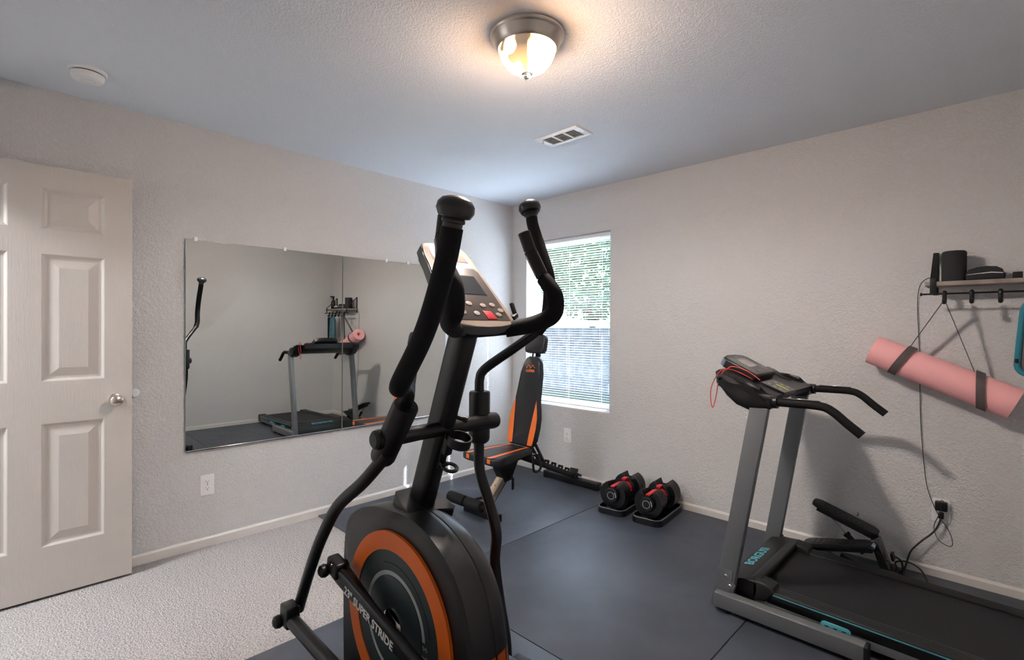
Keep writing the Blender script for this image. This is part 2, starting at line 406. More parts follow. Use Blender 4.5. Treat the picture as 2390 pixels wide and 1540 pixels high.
obj('door_knob', b, M_nickel, dl)
b = B(); box(b, (xf-dT/2, -2.9318, kz), (0.024, 0.002, 0.055)); box(b, (xf-dT/2, -2.929, kz+0.004), (0.010, 0.008, 0.016), b=0.003); obj('latch_plate', b, M_chrome, dl)
for z in (0.25, 1.03, 1.83):
    b = B(); lathe(b, [(0.006, 0), (0.006, 0.09)], (xf+0.004, yc-dW/2-0.004, z-0.045), (0, 0, 1), 12); box(b, (xf-0.012, yc-dW/2-0.0015, z), (0.03, 0.002, 0.088)); obj('hinge', b, M_nickel, dl)
# wall bumper behind the knob
b = B(); lathe(b, [(0.024, 0), (0.024, 0.006), (0.02, 0.012), (0.011, 0.014), (0.0, 0.012)], (0, -2.905, 0.93), (1, 0, 0), 24)
props(obj('door_bumper', b, M_white), 'small round white door bumper on the wall beside the door edge', 'door stop')

# ---- window
wn = empty('window_1', ((wx0+wx1)/2, 0.13, wz0), None, None, kind='structure')
fy = 0.112; zm = 1.325
b = B(); fwid = 0.032
for x in (wx0+fwid/2, wx1-fwid/2): box(b, (x, fy, (wz0+wz1)/2), (fwid, 0.05, wz1-wz0), b=0.004)
for z in (wz0+fwid/2, wz1-fwid/2): box(b, ((wx0+wx1)/2, fy, z), (wx1-wx0-2*fwid+0.01, 0.05, fwid), b=0.004)
obj('window_frame', b, M_vinyl, wn)
for z0, z1, y in ((wz0+fwid, zm+0.02, fy-0.008), (zm-0.02, wz1-fwid, fy+0.012)):
    b = B(); s = 0.026; X0, X1 = wx0+fwid, wx1-fwid
    for x in (X0+s/2, X1-s/2): box(b, (x, y, (z0+z1)/2), (s, 0.02, z1-z0), b=0.002)
    for z in (z0+s/2, z1-s/2): box(b, ((X0+X1)/2, y, z), (X1-X0-2*s+0.004, 0.02, s if z < 1.2 or z > 1.5 else s), b=0.002)
    sa = obj('sash', b, M_vinyl, wn)
    b = B(); box(b, ((X0+X1)/2, y, (z0+z1)/2), (X1-X0-2*s+0.006, 0.004, z1-z0-2*s+0.006)); obj('pane', b, M_glass, sa)
b = B(); box(b, ((wx0+wx1)/2, 0.047, wz0+0.006), (wx1-wx0-0.002, 0.09, 0.012), b=0.003); obj('window_sill', b, M_trim, wn)

# ---- blind
bl = empty('window_blind', ((wx0+wx1)/2, 0.055, wz0+0.02), 'white horizontal mini blind hanging inside the window recess', 'blind')
bx0, bx1, by = wx0+0.008, wx1-0.014, 0.050
routes = (0.285, 0.63, 0.97)
b = B(); pitch = 0.0205; z = wz1-0.045; zi = 0
th = radians(-9)                                       # outer edge slightly down
prof = [(-0.0125, -0.0008), (-0.0045, 0.0012), (-0.002, 0.0014), (0.002, 0.0014), (0.0045, 0.0012), (0.0125, -0.0008)]
def slat(bm, z, th):
    pr = [(by+p*cos(th), z+p*sin(th)+q) for p, q in prof]
    cuts = [bx0]
    for r_ in routes: cuts += [r_-0.006, r_+0.006]
    cuts.append(bx1)
    for i in range(len(pr)-1):
        seg = [(bx0, bx1)] if i != 2 else [(cuts[k], cuts[k+1]) for k in range(0, len(cuts), 2)]
        for a, c in seg:
            bm.faces.new([bm.verts.new(v) for v in ((a, pr[i][0], pr[i][1]), (c, pr[i][0], pr[i][1]), (c, pr[i+1][0], pr[i+1][1]), (a, pr[i+1][0], pr[i+1][1]))])
while z > wz0+0.055:
    sl = radians(random.uniform(-2, 2)); slat(b, z, th+sl); z -= pitch
bmesh.ops.remove_doubles(b, verts=b.verts, dist=1e-5)
obj('slats', b, M_slat, bl)
b = B(); box(b, ((bx0+bx1)/2, by, wz1-0.016), (bx1-bx0+0.004, 0.028, 0.028), b=0.002); obj('head_rail', b, M_vinyl, bl)
b = B(); box(b, ((bx0+bx1)/2, by, wz0+0.033), (bx1-bx0, 0.024, 0.012), b=0.003); obj('bottom_rail', b, M_vinyl, bl)
for x in routes:
    b = B()
    for dy in (-0.0128, 0.0128): tube(b, [(x, by+dy, wz1-0.03), (x, by+dy, wz0+0.035)], 0.0006, 6, 1)
    obj('ladder_cord', b, M_white, bl)
b = B(); tube(b, [(0.30, by-0.02, wz1-0.04), (0.302, by-0.022, 1.2)], 0.003, 8, 1); obj('tilt_wand', b, M_clear, bl)
b = B(); tube(b, [(0.97, by-0.018, wz1-0.03), (0.965, by-0.02, 1.4), (0.985, by-0.02, 0.9), (1.03, by-0.021, 0.82), (1.06, by-0.02, 0.86)], 0.0011, 6, 6); obj('pull_cord', b, M_white, bl)

# ================================================================== OUTSIDE (seen through the blind)
M_grass = mat('dry_grass', (0.05, 0.07, 0.03), 0.9, var=(6, (0.10, 0.10, 0.06), 0.4, 0.6))
b = B(); box(b, (-2, 12, -0.35), (50, 23, 0.1)); o = struct('ground', b, M_grass)
M_fence = mat('dimmed_fence', (0.12, 0.12, 0.13), 0.8, var=(5, (0.20, 0.20, 0.21), 0.4, 0.6))  # boards coloured dark to keep the sunlit yard from blowing out behind the blind
b = B()
for k in range(70): box(b, (-12+k*0.26, 7.0, 0.5), (0.25, 0.02, 1.6))
for z in (0.0, 1.05): box(b, (-2.95, 7.03, z), (18.2, 0.05, 0.09))
props(obj('garden_fence', b, M_fence, sm=False), 'pale board fence across the yard behind the window blind', 'fence')
M_leaf = mat('leaf_green', (0.06, 0.13, 0.05), 0.6); M_bark = mat('bark', (0.10, 0.08, 0.06), 0.9)
def tree(x, y, h, rx, n, label):
    g = empty('garden_tree', (x, y, -0.3), label, 'tree', 'garden trees beyond the fence')
    b = B(); tube(b, [(x, y, -0.3), (x+0.05, y, 1.2), (x-0.1, y-0.05, h*0.7)], [0.17, 0.13, 0.09], 12, 4)
    for k in range(6):
        a = k*1.05; tube(b, [(x, y, h*0.42+k*0.12), (x+0.35*rx*cos(a), y+0.35*rx*sin(a), h*0.7), (x+0.65*rx*cos(a), y+0.65*rx*sin(a), h*0.9)], [0.07, 0.05, 0.02], 8, 3)
    obj('trunk', b, M_bark, g)
    b = B()
    for k in range(n):
        d = V((random.gauss(0, 1), random.gauss(0, 1), random.gauss(0, 0.8))).normalized()*random.uniform(0.25, 1)**0.5
        c = V((x+d.x*rx, y+d.y*rx*0.8, h+d.z*rx*0.85)); X = V((random.gauss(0, 1), random.gauss(0, 1), random.gauss(0, 1))).normalized(); Y = X.orthogonal().normalized(); s = random.uniform(0.07, 0.16)
        b.faces.new([b.verts.new(c+X*s*p+Y*s*q) for p, q in ((-1, 0), (0, 0.5), (1, 0), (0, -0.5))])
    obj('foliage', b, M_leaf, g, sm=False)
tree(-1.3, 9.2, 3.5, 1.7, 1800, 'tall leafy tree beyond the fence, right one seen through the blind')
tree(-5.6, 9.2, 3.1, 1.9, 2600, 'broad leafy tree beyond the fence, middle one seen through the blind')
tree(-9.9, 9.2, 3.5, 1.8, 2200, 'leafy tree beyond the fence, left one seen through the blind')

# ================================================================== CEILING THINGS
cl = empty('ceiling_light', (1.99, -1.96, H), 'round flush ceiling light with lit alabaster glass bowl and nickel rim', 'ceiling light')
b = B(); lathe(b, [(0.0, 0), (0.146, 0), (0.146, -0.008), (0.140, -0.014), (0.134, -0.018), (0.126, -0.045), (0.119, -0.052), (0.115, -0.056), (0.108, -0.05), (0.10, -0.03)], (1.99, -1.96, H), (0, 0, 1), 64, close=False)
obj('metal_rim', b, M_nickel, cl, ang=50)
b = B(); pr = [(0.112*cos(a), -0.050-0.100*sin(a)) for a in [k*pi/2/14 for k in range(14)]]+[(0, -0.150)]
lathe(b, pr, (1.99, -1.96, H), (0, 0, 1), 64, close=False); obj('glass_bowl', b, M_alab, cl)
b = B(); lathe(b, [(0, -0.138), (0.022, -0.146), (0.023, -0.152), (0.015, -0.156), (0.013, -0.160), (0.016, -0.164), (0.011, -0.171), (0, -0.174)], (1.99, -1.96, H), (0, 0, 1), 24); obj('finial', b, M_nickel, cl)

for dx_ in (-0.045, 0.045):      # the two bulbs of this fixture, shining down through the bowl
    lamp('bulb_light', 'SPOT', (1.99+dx_, -1.96, H-0.150), 4.0, (1.0, 1.0, 1.0), (0, 0, 0), spot_size=radians(172), spot_blend=0.35, shadow_soft_size=0.0)
sd_ = empty('smoke_detector', (0.375, -3.135, H), 'round white smoke detector on the ceiling above the door', 'smoke detector')
c = (0.375, -3.135, H)
b = B(); lathe(b, [(0, 0), (0.071, 0), (0.071, -0.009), (0.066, -0.013), (0.0, -0.013)], c, (0, 0, 1), 48); obj('base_ring', b, M_white, sd_)
b = B(); lathe(b, [(0.055, -0.013), (0.057, -0.017), (0.061, -0.018), (0.061, -0.030), (0.054, -0.042), (0.040, -0.047), (0.030, -0.048), (0.028, -0.043), (0.0, -0.043)], c, (0, 0, 1), 48); obj('cover', b, M_white, sd_)
b = B(); lathe(b, [(0.0, -0.043), (0.02, -0.043), (0.018, -0.047), (0, -0.048)], c, (0, 0, 1), 24); obj('test_button', b, M_white, sd_)
b = B(); lathe(b, [(0.0565, -0.0125), (0.0565, -0.018)], c, (0, 0, 1), 48, close=False); obj('vent_slot', b, M_hole, sd_)

cv = empty('ceiling_vent', (1.44, -1.045, H), 'white rectangular ceiling air vent with three louvre banks', 'vent')
c = V((1.44, -1.045, H)); vw, vh = 0.315, 0.165
b = B()
for s in (-1, 1):
    box(b, c+V((0, s*(vh/2-0.014), -0.004)), (vw, 0.028, 0.008), b=0.003); box(b, c+V((s*(vw/2-0.02), 0, -0.004)), (0.04, vh-0.05, 0.008), b=0.003)
for x in (-0.041, 0.041): box(b, c+V((x, 0, -0.004)), (0.014, vh-0.05, 0.007), b=0.002)
obj('vent_frame', b, M_white, cv)
b = B()
for k in range(6):
    y = -0.045+k*0.018; box(b, c+V((0, y, -0.004)), (vw-0.07, 0.013, 0.0012), Matrix.Rotation(radians(35), 3, 'X'))
obj('louvres', b, M_white, cv)
b = B(); box(b, c+V((0, 0, -0.0006)), (vw-0.07, vh-0.05, 0.001)); obj('duct_opening', b, mat('grey_duct', (0.10, 0.10, 0.105), 0.6), cv)
b = B(); box(b, c+V((-0.13, -0.035, -0.014)), (0.010, 0.004, 0.016), b=0.001); obj('damper_lever', b, M_chrome, cv)
b = B(); lathe(b, [(0.004, 0), (0.004, -0.009), (0.0, -0.010)], c+V((0.143, 0, 0)), (0, 0, 1), 12); obj('screw', b, M_chrome, cv)

# ================================================================== WALL THINGS
def mirror(y0, y1, label):
    c = V((0, (y0+y1)/2, 1.18)); g = empty('wall_mirror', (0.004, c.y, 0.575), label, 'mirror', 'frameless wall mirrors')
    R = Matrix.Rotation(radians(-0.20 if y0 < -2 else -0.42), 3, 'Z') @ Matrix.Rotation(radians(0.12), 3, 'Y')
    b = B(); box(b, (0.0105, c.y, c.z), (0.004, y1-y0-0.003, 1.213), R); ob = obj('mirror_glass', b, M_mirror, g, sm=False)
    b = B()
    for s in (-1, 1): box(b, (0.0105, c.y+s*((y1-y0)/2-0.0012), c.z), (0.0050, 0.0024, 1.213), R)
    for s in (-1, 1): box(b, (0.0105, c.y, c.z+s*0.6075), (0.0050, y1-y0-0.003, 0.0024), R)
    obj('mirror_edge', b, M_mirroredge, g, sm=False)
    b = B(); box(b, (0.0075, c.y, 0.571), (0.013, y1-y0-0.01, 0.012), b=0.002); obj('bottom_channel', b, M_chrome, g)
    for y in (y0+0.05 if y0 < -2 else y0+0.35, (y0+y1)/2+0.08):
        b = B(); box(b, (0.009, y, 1.792), (0.016, 0.018, 0.024), b=0.003); lathe(b, [(0.004, 0), (0.004, 0.003), (0, 0.004)], (0.017, y, 1.797), (1, 0, 0), 10); obj('mirror_clip', b, M_clear, g)
mirror(-2.673, -1.726, 'left one of the two frameless mirrors, nearer the door')
mirror(-1.722, -0.800, 'right one of the two frameless mirrors, nearer the corner')

def outlet(c, nrm, label):
    c = V(c); N = V(nrm); X = V((0, 0, 1)).cross(N)
    g = empty('wall_outlet', c, label, 'outlet', 'duplex wall outlets')
    b = B(); prism(b, rrect(0.072, 0.118, 0.004), c+N*0.003, X, (0, 0, 1), 0.006, b=0.0025); obj('cover_plate', b, M_white, g)
    for s in (-1, 1):
        b = B(); prism(b, [(max(-0.0165, min(0.0165, 0.019*cos(a))), s*0.0195+0.0145*sin(a)) for a in [k*2*pi/24 for k in range(24)]], c+N*0.0065, X, (0, 0, 1), 0.003, b=0.0008)
        rc = obj('receptacle', b, M_white, g); b = B()
        for q, h in ((-0.0065, 0.009), (0.0065, 0.007)): box(b, c+N*0.0078+X*q+V((0, 0, s*0.0195+0.003)), (abs(X.x)*0.0016+abs(N.x)*0.001, abs(X.y)*0.0016+abs(N.y)*0.001, h))
        lathe(b, [(0.0028, 0), (0.0028, 0.0006), (0, 0.0006)], c+N*0.0076+V((0, 0, s*0.0195-0.0075)), N, 10)
        obj('socket_slots', b, M_hole, rc)
    b = B(); lathe(b, [(0.003, 0), (0.003, 0.001), (0, 0.0014)], c+N*0.006, N, 10); obj('screw', b, M_chrome, g)
outlet((0, -2.558, 0.362), (1, 0, 0), 'white duplex outlet on the mirror wall below the left mirror')
outlet((0.668, 0, 0.371), (0, -1, 0), 'white duplex outlet beneath the window')
outlet((3.110, 0, 0.355), (0, -1, 0), 'white duplex outlet with two black plugs in it, beside the treadmill')

# plug-in adapter with cable to the speaker
ad = empty('power_adapter', (3.113, -0.02, 0.36), 'square black plug adapter in the upper socket with a thin cable to the shelf', 'power adapter')
b = B(); box(b, (3.113, -0.024, 0.384), (0.050, 0.030, 0.048), b=0.006); obj('adapter_body', b, M_black, ad)
b = B(); tube(b, [(3.125, -0.040, 0.408), (3.120, -0.046, 0.42), (3.112, -0.044, 0.412), (3.112, -0.041, 0.36), (3.10, -0.03, 0.325), (3.085, -0.02, 0.27), (3.10, -0.018, 0.21), (3.14, -0.018, 0.185), (3.158, -0.018, 0.20),
                  (3.145, -0.02, 0.26), (3.105, -0.026, 0.33), (3.068, -0.014, 0.42), (3.048, -0.012, 0.52), (3.028, -0.008, 0.77), (3.022, -0.008, 0.995), (3.018, -0.008, 1.20), (3.011, -0.008, 1.357), (3.010, -0.010, 1.45), (3.022, -0.03, 1.525), (3.06, -0.10, 1.553), (3.10, -0.10, 1.545)], 0.0018, 8, 6)
obj('cable', b, M_cable, ad)

# ---- shelf
SH = 1.530; SX0, SX1 = 3.052, 3.66; SD = 0.15
sh = empty('wall_shelf', ((SX0+SX1)/2, 0, SH), 'grey wooden wall shelf with black metal brackets and a hook rail', 'shelf')
b = B(); box(b, ((SX0+SX1)/2, -SD/2-0.004, SH-0.0105), (SX1-SX0, SD, 0.021), b=0.0015); obj('board', b, M_wood, sh)
for x in (3.083, 3.62):
    b = B()
    box(b, (x, -0.003, SH+0.05), (0.022, 0.006, 0.22), b=0.001)
    bar(b, (x, -0.004, SH+0.158), (x, -SD-0.004, SH+0.012), 0.022, 0.004, hint=(0, 0, 1))
    box(b, (x, -SD-0.007, SH-0.022), (0.024, 0.004, 0.075), b=0.001)
    box(b, (x, -SD/2-0.004, SH-0.023), (0.022, SD, 0.004))
    obj('bracket', b, M_steel, sh)
b = B(); ry = -SD-0.010; tube(b, [(SX0-0.012, ry, SH-0.062), (SX1, ry, SH-0.062)], 0.0045, 10, 1)
for x in (SX0-0.014, SX1): lathe(b, [(0.008, -0.004), (0.008, 0.004)], (x, ry, SH-0.062), (1, 0, 0), 12)
obj('hook_rail', b, M_steel, sh)
for k in range(5):
    x = 3.128+k*0.099
    b = B(); tube(b, [(x, ry+0.006, SH-0.062), (x, ry, SH-0.0545), (x, ry-0.007, SH-0.064), (x, ry-0.004, SH-0.098), (x, ry-0.016, SH-0.106), (x, ry-0.022, SH-0.092)], 0.009, 8, 5, flat=1.0, hint=(1, 0, 0))
    for v in b.verts:
        pass
    obj('hook', b, M_steel, sh)
# things on the shelf
ss = empty('smart_speaker', (3.158, -0.088, SH), 'tall black fabric cylinder speaker at the left end of the shelf', 'speaker')
b = B(); lathe(b, [(0.0, 0.0), (0.045, 0.0), (0.048, 0.003), (0.048, 0.142), (0.045, 0.148)], (3.158, -0.088, SH), (0, 0, 1), 40); obj('speaker_body', b, M_fabric, ss)
b = B(); lathe(b, [(0, 0.1475), (0.044, 0.1475), (0.042, 0.151), (0, 0.151)], (3.158, -0.088, SH), (0, 0, 1), 40); obj('top_cap', b, M_blacksm, ss)
pc = empty('zip_case', (3.272, -0.085, SH), 'rounded black zip case lying on the shelf beside the speaker', 'case')
b = B(); prism(b, [(-0.068, 0), (-0.070, 0.032), (-0.058, 0.052), (-0.03, 0.062), (0.005, 0.066), (0.04, 0.062), (0.060, 0.048), (0.068, 0.024), (0.068, 0)], (3.272, -0.085, SH), (1, 0, 0), (0, 0, 1), 0.10, b=0.012, seg=4); obj('case_shell', b, M_fabric, pc)
b = B(); prism(b, [(-0.064, 0.026), (-0.03, 0.029), (0.02, 0.032), (0.062, 0.028), (0.062, 0.031), (0.02, 0.036), (-0.03, 0.031), (-0.064, 0.028)], (3.272, -0.085, SH), (1, 0, 0), (0, 0, 1), 0.1015); obj('zipper', b, M_white, pc)
b = B(); box(b, (3.340, -0.12, SH+0.02), (0.006, 0.012, 0.016), b=0.001); obj('zip_pull', b, M_blacksm, pc)
bx = empty('timer_box', (3.382, -0.09, SH), 'small black box with silver prongs on the shelf at the picture edge', 'small box')
b = B(); box(b, (3.382, -0.09, SH+0.016), (0.034, 0.05, 0.032), b=0.002); obj('box_body', b, M_blacksm, bx)
b = B()
for q in (-0.005, 0.005): box(b, (3.376+q, -0.09, SH+0.0385), (0.0015, 0.006, 0.014))
obj('prongs', b, M_chrome, bx)
jr = empty('lidded_jar', (3.447, -0.085, SH), 'squat black jar with a white lid at the picture edge of the shelf', 'jar')
b = B(); lathe(b, [(0, 0), (0.04, 0), (0.042, 0.003), (0.042, 0.026), (0, 0.026)], (3.447, -0.085, SH), (0, 0, 1), 32); obj('jar_body', b, M_blacksm, jr)
b = B(); lathe(b, [(0, 0.026), (0.0435, 0.026), (0.0435, 0.038), (0.040, 0.042), (0, 0.042)], (3.447, -0.085, SH), (0, 0, 1), 32); obj('lid', b, M_white, jr)
sb = empty('spray_bottle', (3.57, -0.085, SH), 'black spray bottle at the far end of the shelf, seen in the mirror', 'bottle')
b = B(); lathe(b, [(0, 0), (0.028, 0), (0.03, 0.003), (0.03, 0.10), (0.024, 0.115), (0.013, 0.128), (0.013, 0.14), (0, 0.14)], (3.57, -0.085, SH), (0, 0, 1), 28); obj('bottle_body', b, M_blacksm, sb)
b = B(); box(b, (3.57, -0.085, SH+0.163), (0.02, 0.026, 0.045), b=0.004); box(b, (3.57, -0.105, SH+0.178), (0.016, 0.05, 0.016), b=0.003); tube(b, [(3.57, -0.112, SH+0.170), (3.57, -0.118, SH+0.152), (3.57, -0.110, SH+0.138)], 0.004, 8, 4); obj('spray_head', b, M_blacksm, sb)

# hanging bag in teal and black roll
tb = empty('teal_bag', (3.44, -0.12, 1.09), 'teal flat sling bag hanging from the hook rail at the picture edge', 'bag')
M_tealbag = mat('teal_fabric', (0.02, 0.20, 0.27), 0.7); M_greyfab = mat('grey_fabric', (0.14, 0.14, 0.15), 0.8)
out = [(-0.062, 0.05), (-0.055, 0.02), (-0.03, 0.0), (0.03, 0.0), (0.055, 0.02), (0.062, 0.05), (0.050, 0.20), (0.040, 0.30), (0.012, 0.335), (-0.012, 0.335), (-0.040, 0.30), (-0.050, 0.20)]
b = B(); prism(b, out, (3.443, -0.145, 1.09), (1, 0, 0), (0, 0, 1), 0.028, b=0.008, seg=3); obj('bag_body', b, M_greyfab, tb)
b = B(); tube(b, [(3.443+p[0]*1.02, -0.160, 1.09+p[1]*1.0) for p in out]+[(3.443+out[0][0], -0.160, 1.09+out[0][1])], 0.011, 10, 4, hint=(0, 1, 0)); obj('teal_binding', b, M_tealbag, tb)
b = B(); prism(b, [(p[0]*0.86, 0.02+p[1]*0.86) for p in out], (3.443, -0.128, 1.09), (1, 0, 0), (0, 0, 1), 0.01); obj('back_panel', b, M_tealbag, tb)
b = B(); tube(b, [(3.425, -0.150, 1.40), (3.425, -0.172, 1.432), (3.43, -0.178, 1.438)], 0.003, 8, 4); obj('hang_loop', b, M_black, tb)
b = B(); box(b, (3.381, -0.166, 1.15), (0.014, 0.012, 0.02), b=0.002); obj('buckle', b, M_blacksm, tb)
rl = empty('black_roll', (3.60, -0.06, 1.11), 'narrow black foam roll hanging at the far end of the shelf, seen in the mirror', 'foam roll')
b = B(); lathe(b, [(0.01, 0), (0.035, 0), (0.035, 0.30), (0.01, 0.30)], (3.60, -0.115, 1.11), (0, 0, 1), 28); obj('roll_body', b, M_foam, rl)
b = B(); tube(b, [(3.60, -0.115, 1.40), (3.59, -0.15, 1.435), (3.57, -0.175, 1.436), (3.555, -0.178, 1.433)], 0.003, 8, 4); obj('hang_loop', b, M_cable, rl)

# ---- pink yoga mat hung by its carry strap
ym = empty('yoga_mat', (3.10, -0.10, 1.0), 'rolled pink yoga mat hanging aslant under the shelf on a carry strap', 'yoga mat')
A, C = V((2.832, -0.105, 1.184)), V((3.378, -0.105, 0.947)); ax = (C-A).normalized(); ml = (C-A).length
X, Y, _ = frame(ax, (0, 1, 0))
def spiral(bm, r0, r1, turns, th_):
    n_ = int(turns*36); ring = []
    for i in range(n_+1):
        a = 2*pi*turns*i/n_; r_ = r0+(r1-r0)*i/n_; e = X*cos(a)+Y*sin(a)
        ring.append([bm.verts.new(P+e*q) for P, q in ((A, r_), (A, r_-th_), (C, r_-th_), (C, r_))])
    for p, q in zip(ring, ring[1:]):
        for j in range(4): bm.faces.new((p[j], q[j], q[(j+1) % 4], p[(j+1) % 4]))
    bm.faces.new(ring[0]); bm.faces.new(ring[-1][::-1])
b = B(); spiral(b, 0.026, 0.082, 6.4, 0.0085); obj('mat_roll', b, M_pink, ym)
for s in (0.232, 0.785):
    c = A+ax*ml*s; b = B(); tilt = radians(14 if s < 0.5 else -14)
    e1 = (ax*cos(tilt)+X*0+V((0, 0, sin(tilt)))).normalized()
    x_, y_, d_ = frame(e1, (0, 1, 0)); sg = 40; rr = 0.0845
    ra = []
    for j in range(sg):
        a = 2*pi*j/sg
        # wrap round the roll: shear of a ring along the axis
        sh_ = (-0.012 if s < 0.5 else 0.030)*cos(a)
        e = X*cos(a)+Y*sin(a)
        ra.append([b.verts.new(c+e*q+ax*(w_+sh_*1.2)) for q, w_ in ((rr, -0.018), (rr, 0.018), (rr-0.0018, 0.018), (rr-0.0018, -0.018))])
    for j in range(sg):
        p, q = ra[j], ra[(j+1) % sg]
        for k in range(4): b.faces.new((p[k], p[(k+1) % 4], q[(k+1) % 4], q[k]))
    obj('strap_loop', b, M_strap, ym, label='taupe webbing loop')
hk = V((3.128, ry-0.012, SH-0.098))
for s, dx in ((0.285, -0.003), (0.742, 0.003)):
    c = A+ax*ml*s+V((0, 0, 0.086)); b = B(); bar(b, c+V((0, 0, -0.006)), hk+V((dx, 0, 0)), 0.0025, 0.022, hint=(0, 1, 0)); obj('strap_line', b, M_strap, ym)
# tiny screw hook in the wall
b = B(); tube(b, [(2.753, 0.0, 0.25), (2.753, -0.012, 0.25), (2.757, -0.018, 0.245), (2.753, -0.02, 0.238), (2.748, -0.018, 0.240)], 0.0018, 8, 4)
props(obj('wall_hook', b, M_hole), 'tiny dark cup hook screwed into the wall above the stepper', 'hook')

# ================================================================== FLOOR MATS
def fmat(x0, x1, y0, y1, label):
    b = B(); box(b, ((x0+x1)/2, (y0+y1)/2, 0.005), (x1-x0, y1-y0, 0.010), b=0.0015)
    props(obj('rubber_floor_mat', b, M_rubber, ang=60), label, 'floor mat', 'black rubber floor mats')
g_ = 0.0022
fmat(0.016, 1.242-g_, -1.895, -0.016, 'black rubber floor mat in the corner under the exercise bench')
fmat(1.242+g_, 2.537-g_, -1.895+g_, -0.016, 'black rubber floor mat under the dumbbells, middle one along the window wall')
fmat(2.537+g_, 3.780, -1.895+g_, -0.016, 'black rubber floor mat under the treadmill belt')
fmat(1.262, 2.537-g_, -3.15, -1.895-g_, 'black rubber floor mat under the elliptical trainer')
fmat(2.537+g_, 3.780, -3.15, -1.895-g_, 'black rubber floor mat along the east wall, seen only in the mirror')

# ================================================================== ELLIPTICAL TRAINER
Z0 = 0.010
et = empty('elliptical_trainer', (1.95, -2.42, Z0), 'black elliptical trainer with orange-ringed flywheel housing and foam moving arms', 'elliptical trainer')
YC = -2.42
# base frame
b = B(); tube(b, [(1.62, YC-0.27, Z0+0.03), (1.62, YC+0.27, Z0+0.03)], 0.028, 16, 1); bar(b, (1.62, YC, Z0+0.045), (3.02, YC, Z0+0.045), 0.05, 0.05, bv=0.005)
tube(b, [(3.02, YC-0.27, Z0+0.03), (3.02, YC+0.27, Z0+0.03)], 0.028, 16, 1); obj('base_frame', b, M_steel, et)
for x in (1.62, 3.02):
    for s in (-1, 1):
        b = B(); lathe(b, [(0, -0.002), (0.034, -0.002), (0.036, 0.03), (0.028, 0.05), (0, 0.052)], (x, YC+s*0.235, Z0+0.03), (0, s, 0), 20)
        for v in b.verts: v.co.z = max(v.co.z, Z0)
        obj('end_cap', b, M_black, et)
# flywheel housing
hp = [(1.600, 0.050), (1.596, 0.30), (1.600, 0.45), (1.612, 0.54), (1.640, 0.602), (1.72, 0.652), (1.827, 0.685), (1.957, 0.700), (2.04, 0.693), (2.12, 0.670), (2.19, 0.632), (2.245, 0.585), (2.285, 0.520), (2.312, 0.44), (2.33, 0.34), (2.338, 0.22), (2.335, 0.05)]
def catm(p, n=4):
    q = smooth_pts([(a, 0, c) for a, c in p], n); return [(v.x, v.z) for v in q]
hp = catm(hp, 4); hc = (1.95, 0.30)
HC = YC-0.018
b = B(); loops = []
for dy, s in ((-0.083, 0.90), (-0.086, 0.988), (-0.083, 0.998), (-0.06, 1.0), (-0.02, 0.998), (-0.003, 0.996), (0.0, 0.990), (0.003, 0.996), (0.025, 0.988), (0.05, 0.965), (0.07, 0.935), (0.080, 0.905), (0.084, 0.86)):
    loops.append([b.verts.new((hc[0]+(x-hc[0])*s, HC+dy, max(Z0+0.012, hc[1]+(z-hc[1])*s))) for x, z in hp])
for A_, C_ in zip(loops, loops[1:]):
    for j in range(len(hp)-1): b.faces.new((A_[j], A_[j+1], C_[j+1], C_[j]))
    b.faces.new((A_[-1], A_[0], C_[0], C_[-1]))
b.faces.new(loops[0]); b.faces.new(loops[-1][::-1])
M_housing = mat('housing_plastic', (0.010, 0.010, 0.011), 0.36, bump=(900, 0.2, 0.0004))
hs = obj('flywheel_housing', b, M_housing, et, ang=45)
dc = V((1.95, 0, 0.338))
for s in (-1, 1):
    yy = HC+s*0.086
    X, Y = (V((1, 0, 0)), V((0, 0, 1))) if s < 0 else (V((-1, 0, 0)), V((0, 0, 1)))
    P = V((dc.x, yy, dc.z))
    N = V((0, s, 0))
    b = B(); ringm(b, 0.232, 0.291, P+N*0.003, X, Y, 0.010, n=96); obj('orange_ring', b, M_orange, hs)
    b = B(); prism(b, circ(0.2315, 72), P+N*0.001, X, Y, 0.008, b=0.002); obj('side_disc', b, M_green, hs)
    b = B(); ringm(b, 0.152, 0.166, P+N*0.0053, X, Y, 0.0012, a0=radians(4), a1=radians(348), n=80); obj('grey_ring', b, M_lightgrey, hs)
    b = B(); ringm(b, 0.190, 0.193, P+N*0.0052, X, Y, 0.0008, a0=radians(10), a1=radians(110), n=40); obj('groove', b, M_hole, hs)
    b = B(); lathe(b, [(0.0, 0.0), (0.150, 0.0), (0.150, 0.003), (0.120, 0.006), (0.058, 0.007), (0.0, 0.007)], P+N*0.004, N, 48); obj('inner_cover', b, M_green, hs)
    b = B(); lathe(b, [(0.0, 0.0), (0.052, 0.0), (0.052, 0.005), (0.040, 0.010), (0.012, 0.012), (0.0, 0.012)], P+N*0.010, N, 36); obj('hub_cap', b, M_chrome, hs)
    for k, chh in enumerate('STRIDE'):
        a = radians(-2-k*10.5); e = X*cos(a)+Y*sin(a)
        text('housing_letter', chh, 0.030, P+e*0.163+N*0.0055, Y*-1*cos(a)+X*sin(a) if False else (X*sin(a)-Y*cos(a)), e, M_lightgrey, hs, depth=0.0005, bold=0.0006)
